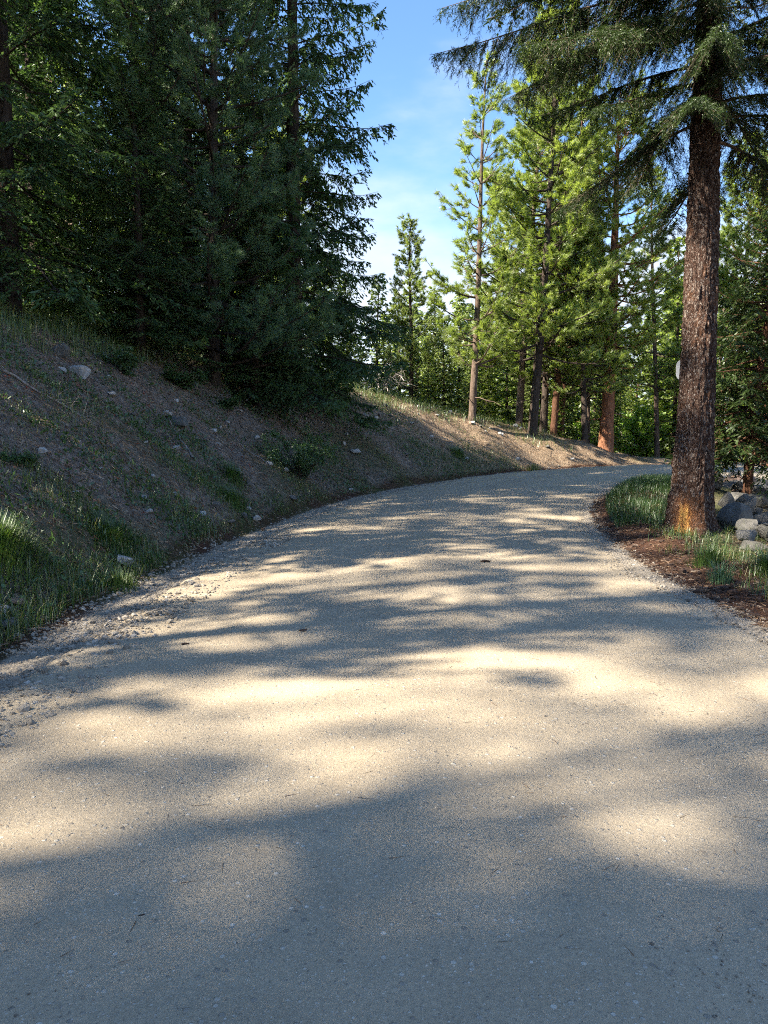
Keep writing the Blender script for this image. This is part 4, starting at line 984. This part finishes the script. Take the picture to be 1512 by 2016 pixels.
P1 = np.concatenate([along(rg, 6500, 3.4, 13, -0.50, 0.80, 1, 1.2), along(rg, 5200, 6, 34, -0.28, 0.7, 1, 1.8)]); P1 = P1[vnoise(P1[:, 0] / 0.35, P1[:, 1] / 0.35, 0, 4) + rg.uniform(-0.6, 0.6, len(P1)) > -0.55]
scatter_stones('gravel', P1, np.where(road_frame(P1[:, 0], P1[:, 1])[0] < ROAD_HALF - 0.02, road_surf(P1[:, 0], P1[:, 1]), terrain(P1[:, 0], P1[:, 1])), np.clip(rg.lognormal(-3.75, 0.5, len(P1)), 0.010, 0.085), 62, 'loose crushed gravel along the foot of the bank')
P2 = along(rg, 4200, 4.5, 36, -0.25, 0.45, -1, 1.8)
scatter_stones('gravel', P2, terrain(P2[:, 0], P2[:, 1]), np.clip(rg.lognormal(-3.85, 0.42, len(P2)), 0.008, 0.06), 63, 'loose crushed gravel along the verge by the thick trunk')
P3 = along(rg, 11000, 1.9, 13, -5.4, -0.1, 1, 1.9)
keep = vnoise(P3[:, 0] / 0.7, P3[:, 1] / 0.7, 0, 8) + 0.5 * vnoise(P3[:, 0] / 0.2, P3[:, 1] / 0.2, 0, 9) + rg.uniform(-0.5, 0.5, len(P3)) > 0.1
P3 = P3[keep]
scatter_stones('gravel', P3, road_surf(P3[:, 0], P3[:, 1]) - 0.0035, np.clip(rg.lognormal(-4.85, 0.42, len(P3)), 0.004, 0.030), 64, 'fine stone chips bedded in the road surface', half=True)

# ---------------------------------------------------------------- grass, litter
def blades(name, P, z, h, w, seed, label, mat, tint, lean=0.5, cat='grass', thing=False, root=None):
    rng = np.random.default_rng(seed); n = len(P)
    az = rng.uniform(0, 2 * np.pi, n); b = np.stack([np.cos(az), np.sin(az)], 1); ln = lean * rng.uniform(0.1, 1.0, n) * h
    sd = np.stack([-b[:, 1], b[:, 0], 0 * az], 1) * (w / 2)[:, None]
    p0 = np.stack([P[:, 0], P[:, 1], z - 0.02], 1)
    mid = p0 + np.stack([b[:, 0] * ln * 0.3, b[:, 1] * ln * 0.3, h * 0.58], 1)
    tip = p0 + np.stack([b[:, 0] * ln, b[:, 1] * ln, h * (1 - 0.25 * (ln / h) ** 2)], 1)
    V = np.stack([p0 + sd, p0 - sd, mid + sd * 0.8, mid - sd * 0.8, tip], 1).reshape(-1, 3)
    o = np.arange(n)[:, None] * 5
    me = new_mesh(name, V, [o + [0, 1, 3, 2], o + [2, 3, 4]], np.repeat(np.clip(tint, 0, 1), 5))
    ob = link(name, me, M[mat], root)
    if root is None: tag(ob, label, cat, kind=None if thing else 'stuff')
    return ob
rb = np.random.default_rng(71)
def zt(P): return terrain(P[:, 0], P[:, 1])
# lower bank
P = along(rb, 80000, 5, 31, 0.72, 4.6, 1, 1.5)
d_, s_ = road_frame(P[:, 0], P[:, 1]); e_ = d_ - ROAD_HALF
pat = fbm(P[:, 0] / 1.1, P[:, 1] / 1.1, 0, 73, 3)
gp = (pat + 0.30 * (2.2 - e_))
k = gp + rb.uniform(-0.9, 0.5, len(P)) > 0.1; P = P[k]; gp = gp[k]
blades('grass', P, zt(P), rb.uniform(0.06, 0.24, len(P)) * np.clip(0.75 + 0.6 * gp, 0.5, 1.6), np.full(len(P), 0.007) * rb.uniform(0.7, 1.4, len(P)), 72, 'green grass and weeds along the foot of the shaded bank', 'grass', np.where(rb.uniform(size=len(P)) < 0.14, rb.uniform(0.75, 1.0, len(P)), rb.normal(0.27, 0.2, len(P))), 1.1)
# crest and forest floor
def crest_pts(n, s0, s1, a, b):
    s = rb.uniform(s0, s1, n); Hh = bank_h(S0 + s); ec = 0.75 + Hh / 0.8; e = ROAD_HALF + ec + rb.uniform(a, b, n)
    c = np.stack([np.interp(S0 + s, RS, RC[:, 0]), np.interp(S0 + s, RS, RC[:, 1])], 1); nn = np.stack([np.interp(S0 + s, RS, RN[:, 0]), np.interp(S0 + s, RS, RN[:, 1])], 1)
    return c + nn * e[:, None], s
P, s_ = crest_pts(34000, 8, 34, -1.1, 3.2)
pat = fbm(P[:, 0] / 1.3, P[:, 1] / 1.3, 0, 77, 3)
k = (pat + rb.uniform(-0.5, 0.5, len(P)) > -0.25) & (rb.uniform(size=len(P)) < np.where(s_ > 28, 0.45, 1)); P = P[k]; s_ = s_[k]
blades('grass', P, zt(P), rb.uniform(0.14, 0.50, len(P)), np.full(len(P), 0.010) * rb.uniform(0.7, 1.4, len(P)), 74, 'tall yellow green grass along the crest of the bank', 'grass', rb.normal(0.55, 0.2, len(P)), 0.9)
P, s_ = crest_pts(16000, 10, 40, 3, 13)
blades('grass', P, zt(P), rb.uniform(0.15, 0.5, len(P)), np.full(len(P), 0.016), 75, 'green undergrowth on the floor of the wood above the bank', 'grass', rb.normal(0.42, 0.18, len(P)), 0.9)
# right verge
P = along(rb, 26000, 14.3, 27.5, 0.55, 3.6, -1)
P = P[(rb.uniform(size=len(P)) < 0.9) & ~((P[:, 0] > 0.425 * P[:, 1]) & (P[:, 1] > 12))]
blades('grass', P, zt(P), rb.uniform(0.08, 0.30, len(P)), np.full(len(P), 0.009), 76, 'lush grass mound in shade-darkened green left of the thick trunk', 'grass', rb.normal(0.14, 0.12, len(P)), 0.8)  # tint lowered: shade over the mound put into the blade colour
P = along(rb, 11000, 7.5, 14.5, 0.75, 4.2, -1)
d_, s_ = road_frame(P[:, 0], P[:, 1]); e_ = -d_ - ROAD_HALF
pat = fbm(P[:, 0] / 0.8, P[:, 1] / 0.8, 0, 79, 3)
k = (pat + 0.7 * (e_ - 1.6) + rb.uniform(-0.3, 0.3, len(P)) > 0.05) & (np.hypot(P[:, 0] - 5.25, P[:, 1] - 12.9) > 0.5) & ~((P[:, 0] > 0.46 * P[:, 1]) & (P[:, 1] > 11.0) & (rb.uniform(size=len(P)) < 0.85)); P = P[k]
blades('grass', P, zt(P), rb.uniform(0.06, 0.28, len(P)), np.full(len(P), 0.007), 78, 'grass round the foot of the thick trunk', 'grass', np.where(rb.uniform(size=len(P)) < 0.2, rb.uniform(0.75, 1.0, len(P)), rb.normal(0.35, 0.2, len(P))), 1.1)
# single clumps
def clump(x, y, r, n, h, label, mat='grass', tint=0.3, seed=1, w=0.008, lean=0.7):
    rng = np.random.default_rng(seed); a = rng.uniform(0, 6.28, n); q = np.minimum(np.abs(rng.normal(size=n)) * r * 0.55, r * rng.uniform(0.6, 0.95, n))
    P = np.stack([x + np.cos(a) * q, y + np.sin(a) * q], 1)
    o = blades('grass_clump', P, terrain(P[:, 0], P[:, 1]), h * rng.uniform(0.35, 1.1, n) * np.exp(-(q / r) ** 2 * 0.7), w * rng.uniform(0.7, 1.3, n), seed, label, mat, rng.normal(tint, 0.15, n), lean, thing=True)
    tag(o, label, 'grass clump', 'tall grass clumps by the road')
clump(-3.95, 7.7, 0.55, 1500, 0.42, 'big olive grass clump leaning out at the left edge', tint=0.36, seed=81, lean=1.2)
clump(-3.55, 9.9, 0.40, 900, 0.32, 'tall fresh green grass clump above the largest roadside rock', tint=0.2, seed=82)
clump(-3.05, 8.7, 0.30, 400, 0.26, 'short bright grass clump at the gravel edge below the roadside rock', tint=0.35, seed=83)
clump(-2.95, 15.0, 0.45, 700, 0.40, 'grass clump behind the row of stones at the gravel edge', tint=0.25, seed=84)
clump(-3.2, 16.2, 0.40, 600, 0.42, 'grass clump on the bank foot left of the wide shrub', tint=0.3, seed=85)
clump(3.98, 8.9, 0.20, 230, 0.36, 'upright blue green grass clump nearest the road on the right verge', 'grass_blue', 0.3, 86, 0.008, 0.6)
clump(4.25, 9.9, 0.30, 420, 0.36, 'thick green grass clump in front of the thick trunk', 'grass', 0.25, 87, 0.008, 0.7)
clump(4.75, 9.3, 0.30, 420, 0.34, 'green grass clump cut by the right edge', 'grass', 0.25, 88, 0.009, 0.7)
clump(2.9, 30.0, 0.5, 400, 0.40, 'bright grass tuft at the foot of the far bank by the white rock', 'grass', 0.35, 89, 0.014, 0.7)
clump(6.2, 31.6, 0.4, 260, 0.40, 'pale dry grass tuft near the road at the foot of the sunlit bank', 'grass', 0.75, 90, 0.014, 0.7)

def straws(name, P, n_, seed, label, mat, length, width, tint, cat='litter'):
    rng = np.random.default_rng(seed); n = len(P)
    eps = 0.06; z = terrain(P[:, 0], P[:, 1]); zx = terrain(P[:, 0] + eps, P[:, 1]); zy = terrain(P[:, 0], P[:, 1] + eps)
    a = rng.uniform(0, 6.28, n); c, s = np.cos(a), np.sin(a)
    sl = (zx - z) / eps * c + (zy - z) / eps * s
    d = nrm(np.stack([c, s, sl + rng.normal(size=n) * 0.22], 1))
    p = np.stack([P[:, 0], P[:, 1], z + rng.uniform(0.002, 0.03, n)], 1)
    nv = nrm(np.stack([-(zx - z) / eps, -(zy - z) / eps, np.ones(n)], 1) + rng.normal(size=(n, 3)) * 0.4)
    acc = Acc(); ln = length * rng.uniform(0.5, 1.5, n)
    needles(p, d, ln, np.full(n, width * 1.3), rng, np.clip(tint + rng.normal(size=n) * 0.24, 0, 1), acc)
    return tag(link(name, acc.mesh(name), M[mat]), label, cat, kind='stuff')
P = along(rb, 60000, 6, 37, 0.7, 5.6, 1, 1.2)
straws('needle_litter', P, 0, 91, 'dry needles and twigs covering the slope of the bank', 'straw', 0.12, 0.010, 0.5)
P = along(rb, 12000, 6.5, 22, 0.2, 2.6, -1, 1.2)
straws('needle_litter', P, 0, 92, 'dark brown needle mulch along the right verge', 'straw', 0.09, 0.008, 0.25)
P = along(rb, 2600, 8, 22, 1.2, 4.4, 1); pat = vnoise(P[:, 0] / 0.7, P[:, 1] / 0.7, 0, 93); P = P[pat > 0.35]
straws('red_weeds', P, 0, 94, 'tiny reddish weeds dotting the shaded bank', 'redweed', 0.05, 0.03, 0.5, 'weeds')
P = along(rb, 40000, 7, 30, 0.8, 5.2, 1, 1.3); pat = fbm(P[:, 0] / 0.9, P[:, 1] / 0.9, 0, 97, 3); P = P[pat + rb.uniform(-0.5, 0.5, len(P)) > 0.16]
rngw = np.random.default_rng(98); acc = Acc(); nW = len(P)
pw = np.stack([P[:, 0], P[:, 1], zt(P) + np.abs(rngw.normal(size=nW)) * 0.07], 1)
rhombi(pw, nrm(rngw.normal(size=(nW, 3)) + np.array([0, 0, 0.7])), rngw.uniform(0.04, 0.12, nW), rngw.uniform(0.02, 0.045, nW), nrm(rngw.normal(size=(nW, 3)) * 0.5 + np.array([0, 0, 1.0])), np.clip(rngw.normal(0.45, 0.25, nW), 0, 1), acc)
tag(link('weeds', acc.mesh('weeds'), M['shrub']), 'low leafy weeds scattered over the shaded bank', 'weeds', kind='stuff')
# stray needles on the road
rngn = np.random.default_rng(99); P = along(rngn, 700, 2.2, 16, -5.3, -0.05, 1, 1.3); acc = Acc(); nN = len(P); az = rngn.uniform(0, 6.28, nN)
needles(np.stack([P[:, 0], P[:, 1], road_surf(P[:, 0], P[:, 1]) + 0.006], 1), nrm(np.stack([np.cos(az), np.sin(az), rngn.normal(size=nN) * 0.04], 1)), rngn.uniform(0.04, 0.12, nN), np.full(nN, 0.0035), rngn, rngn.uniform(0, 0.6, nN), acc)
tag(link('needle_litter', acc.mesh('stray_needles'), M['straw']), 'stray brown needles lying on the gravel road', 'litter', kind='stuff')
# dark clods of mulch on the right verge
P = along(rb, 1500, 7, 20, 0.25, 1.3, -1); rgc = np.random.default_rng(95)
o = scatter_stones('mulch_clods', P, zt(P), np.clip(rgc.lognormal(-3.2, 0.5, len(P)), 0.015, 0.12), 96, 'dark clods of bark mulch along the right verge')
o.data.materials.clear(); o.data.materials.append(M['chip']); o['category'] = 'mulch'

# fallen branches on the slope
def fallen(x, y, L_, az, label, seed, r=0.022):
    rng = np.random.default_rng(seed); a = Acc(); t = np.linspace(0, 1, 9)
    px = x + np.cos(az) * L_ * (t - 0.5) + rng.normal(size=9) * 0.03; py = y + np.sin(az) * L_ * (t - 0.5) + rng.normal(size=9) * 0.03
    pz = terrain(px, py) + r + np.abs(rng.normal(size=9)) * 0.015
    P = np.stack([px - x, py - y, pz - gz_at(x, y)], 1)
    a.add(*tubes(P[None], (r * (1.15 - 0.8 * t))[None], 6))
    k = 12; j = rng.integers(2, 8, k); d = nrm(np.array([np.cos(az), np.sin(az), 0.1]) + rng.normal(size=(k, 3)) * 0.6); l = rng.uniform(0.12, 0.45, k); t4 = np.linspace(0, 1, 4)
    PP = P[j][:, None] + d[:, None] * (l[:, None] * t4)[:, :, None]; PP[:, :, 2] = np.maximum(PP[:, :, 2], P[j][:, None, 2] - 0.02)
    a.add(*tubes(PP, np.full((k, 1), 0.006) * (1.15 - t4), 3))
    tag(link('fallen_branch', a.mesh('fallen_branch', True), M['deadwood'], None, (x, y, gz_at(x, y))), label, 'branch')
fallen(-4.35, 16.2, 1.5, 2.2, 'dead branch lying just below the dark slab on the bank', 1)
fallen(-5.5, 12.6, 1.3, 0.4, 'bare fallen branch across the upper left of the bank', 2)
fallen(-4.9, 9.2, 0.9, 1.9, 'forked dead twig near the left edge above the olive grass', 3, 0.014)
fallen(-3.3, 18.6, 1.2, 2.6, 'thin fallen branch left of the wide shrub', 4, 0.016)
fallen(0.6, 28.9, 1.6, 0.9, 'fallen branch on the far bank at the edge of the shade', 5)
fallen(4.6, 8.3, 0.7, 0.5, 'dead twig lying on the brown mulch of the right verge', 6, 0.010)

# bits lying on the road
def chip(x, y, s, label, seed):
    rng = np.random.default_rng(seed); a = Acc()
    for k in range(5):
        V = ICO1 * np.array([1, 0.55, 0.45]) * s * rng.uniform(0.3, 0.6) + rng.normal(size=(len(ICO1), 3)) * s * 0.06
        V = V + np.array([(k - 2) * s * 0.28, rng.normal() * s * 0.12, s * 0.2]); a.add(V, ICO1F)
    o = link('bark_chip', a.mesh('bark_chip'), M['chip'], None, (x, y, float(road_surf(np.array([x]), np.array([y]))[0])), (0, 0, rng.uniform(0, 6)))
    tag(o, label, 'bark chip')
chip(1.38, 10.3, 0.07, 'small dark scrap on the far road, nearest the right bend', 1)
chip(-0.70, 6.45, 0.04, 'small dark scrap on the road near the middle', 2)
chip(-1.59, 6.0, 0.035, 'small dark scrap on the road nearer the left gravel', 3)
chip(-0.82, 2.45, 0.011, 'tiny reddish scrap on the shaded road close by', 4)

# road sign seen from behind
def sign():
    import bmesh
    x, y = 6.67, 17.0; root = link('road_sign', None); z0 = gz_at(x, y)
    bm = bmesh.new(); n = 32; w = 0.235
    ring = []
    for i in range(n):
        a = 2 * math.pi * i / n; c, s = math.cos(a), math.sin(a); p = 3.2
        ring.append((w * abs(c) ** (2 / p) * (1 if c > 0 else -1), w * abs(s) ** (2 / p) * (1 if s > 0 else -1)))
    fv = [bm.verts.new((a, -0.004, b)) for a, b in ring]; bv = [bm.verts.new((a, 0.004, b)) for a, b in ring]
    bm.faces.new(fv); bm.faces.new(bv[::-1])
    for i in range(n): bm.faces.new((fv[i], bv[i], bv[(i + 1) % n], fv[(i + 1) % n]))
    bmesh.ops.recalc_face_normals(bm, faces=bm.faces)
    me = bpy.data.meshes.new('sign_plate'); bm.to_mesh(me); bm.free()
    link('plate', me, M['sign_back'], root, (0, 0, 2.72))
    t = np.linspace(0, 1, 4); P = np.stack([0 * t, 0.035 + 0 * t, -0.3 + 3.2 * t], 1)
    V, Q = tubes(P[None], np.full((1, 4), 0.03), 8)
    link('post', new_mesh('sign_post', V, [Q], None, True), M['post'], root)
    root.location = (x, y, z0)
    tag(root, 'grey back of a road sign peeking out from behind the thick trunk', 'sign')
sign()

# ---------------------------------------------------------------- labels that single out the repeats
ORD = 'nearest second third fourth fifth sixth seventh eighth ninth tenth eleventh twelfth thirteenth fourteenth fifteenth sixteenth seventeenth eighteenth nineteenth twentieth'.split()
def screen(p):
    a = R(4.9); z = p[2] - 1.6; f = p[1] * math.cos(a) - z * math.sin(a)
    return p[0] / f, (p[1] * math.sin(a) + z * math.cos(a)) / f
def single_out(group, marks, noun, upright=False):
    buckets = {}
    for o in [o for o in scene.objects if o.get('group') == group and o.parent is None]:
        u, v = screen(o.location)
        best = min(marks, key=lambda m: (screen(m[1])[0] - u) ** 2 + (0 if upright else (screen(m[1])[1] - v) ** 2))
        du, dv = u - screen(best[1])[0], v - screen(best[1])[1]
        side = ('left of' if du < 0 else 'right of') if upright or abs(du) > abs(dv) else ('above' if dv > 0 else 'below')
        buckets.setdefault((noun(o), side, best[0]), []).append((du * du + (0 if upright else dv * dv), o))
    for (nn, side, mark), l in buckets.items():
        for k, (_, o) in enumerate(sorted(l, key=lambda q: q[0])):
            o['label'] = f'{ORD[min(k, 19)]} {nn} {side} the {mark}'
def shade_of(o):
    m = o.data.materials[0].name
    return {'granite_pale': 'pale', 'granite_grey': 'grey', 'stone_brown': 'brown'}[m]
single_out('loose stones strewn on the bank', [('dark slab on the bank', (-4.51, 16.85, 2.0)), ('pale round boulder', (-5.93, 15.1, 3.0)), ('wide leafy shrub', (-2.15, 19.3, 1.0)), ('bluish pale rock', (-0.94, 24.45, 1.4)),
    ('pale flat rock', (-0.3, 28.35, 2.6)), ('white rock by the road', (3.23, 29.95, 1.1)), ('slender lone pine', (3.85, 33.0, 2.6)), ('largest roadside rock', (-3.28, 9.55, 0.2)), ('row of stones', (-2.6, 14.8, 0.15))], lambda o: shade_of(o) + ' loose stone')
single_out('smaller boulders of the heap', [('upright rounded boulder', (6.85, 15.1, 0.4)), ('leaning reddish trunk', (8.15, 17.1, 0.3)), ('large grey boulder by the trunk', (6.15, 13.2, 0.3)), ('dark slab atop the heap', (8.9, 19.4, 0.5)), ('flat pale boulder', (9.9, 21.2, 0.5))], lambda o: ('brown' if shade_of(o) == 'brown' else 'grey') + ' small boulder')
TM = [('slender lone pine', (3.85, 33.6, 3)), ('young pale pine', (1.45, 41.5, 5)), ('bright full-crowned pine', (6.75, 34.9, 3)), ('old orange barked pine', (10.9, 37.6, 2)), ('dark stem past the road end', (17.6, 46.5, 1)), ('thick flecked trunk', (5.22, 12.9, 1)), ('large outlined fir', (-2.95, 25.4, 4)), ('leaning shaded pine', (-7.05, 21.2, 4.5))]
def tree_kind(o): return 'fir' if o.name.startswith('fir') else 'pine'
single_out('conifers beyond the bend', TM, lambda o: 'sunlit background ' + tree_kind(o), True)
single_out('young conifers in the undergrowth', TM, lambda o: 'bushy young fir', True)
single_out('sunlit conifers up the hill', TM, lambda o: 'hillside ' + tree_kind(o) + ' glimpsed', True)
single_out('distant conifers at the back of the wood', TM, lambda o: 'distant fir seen through trunks', True)
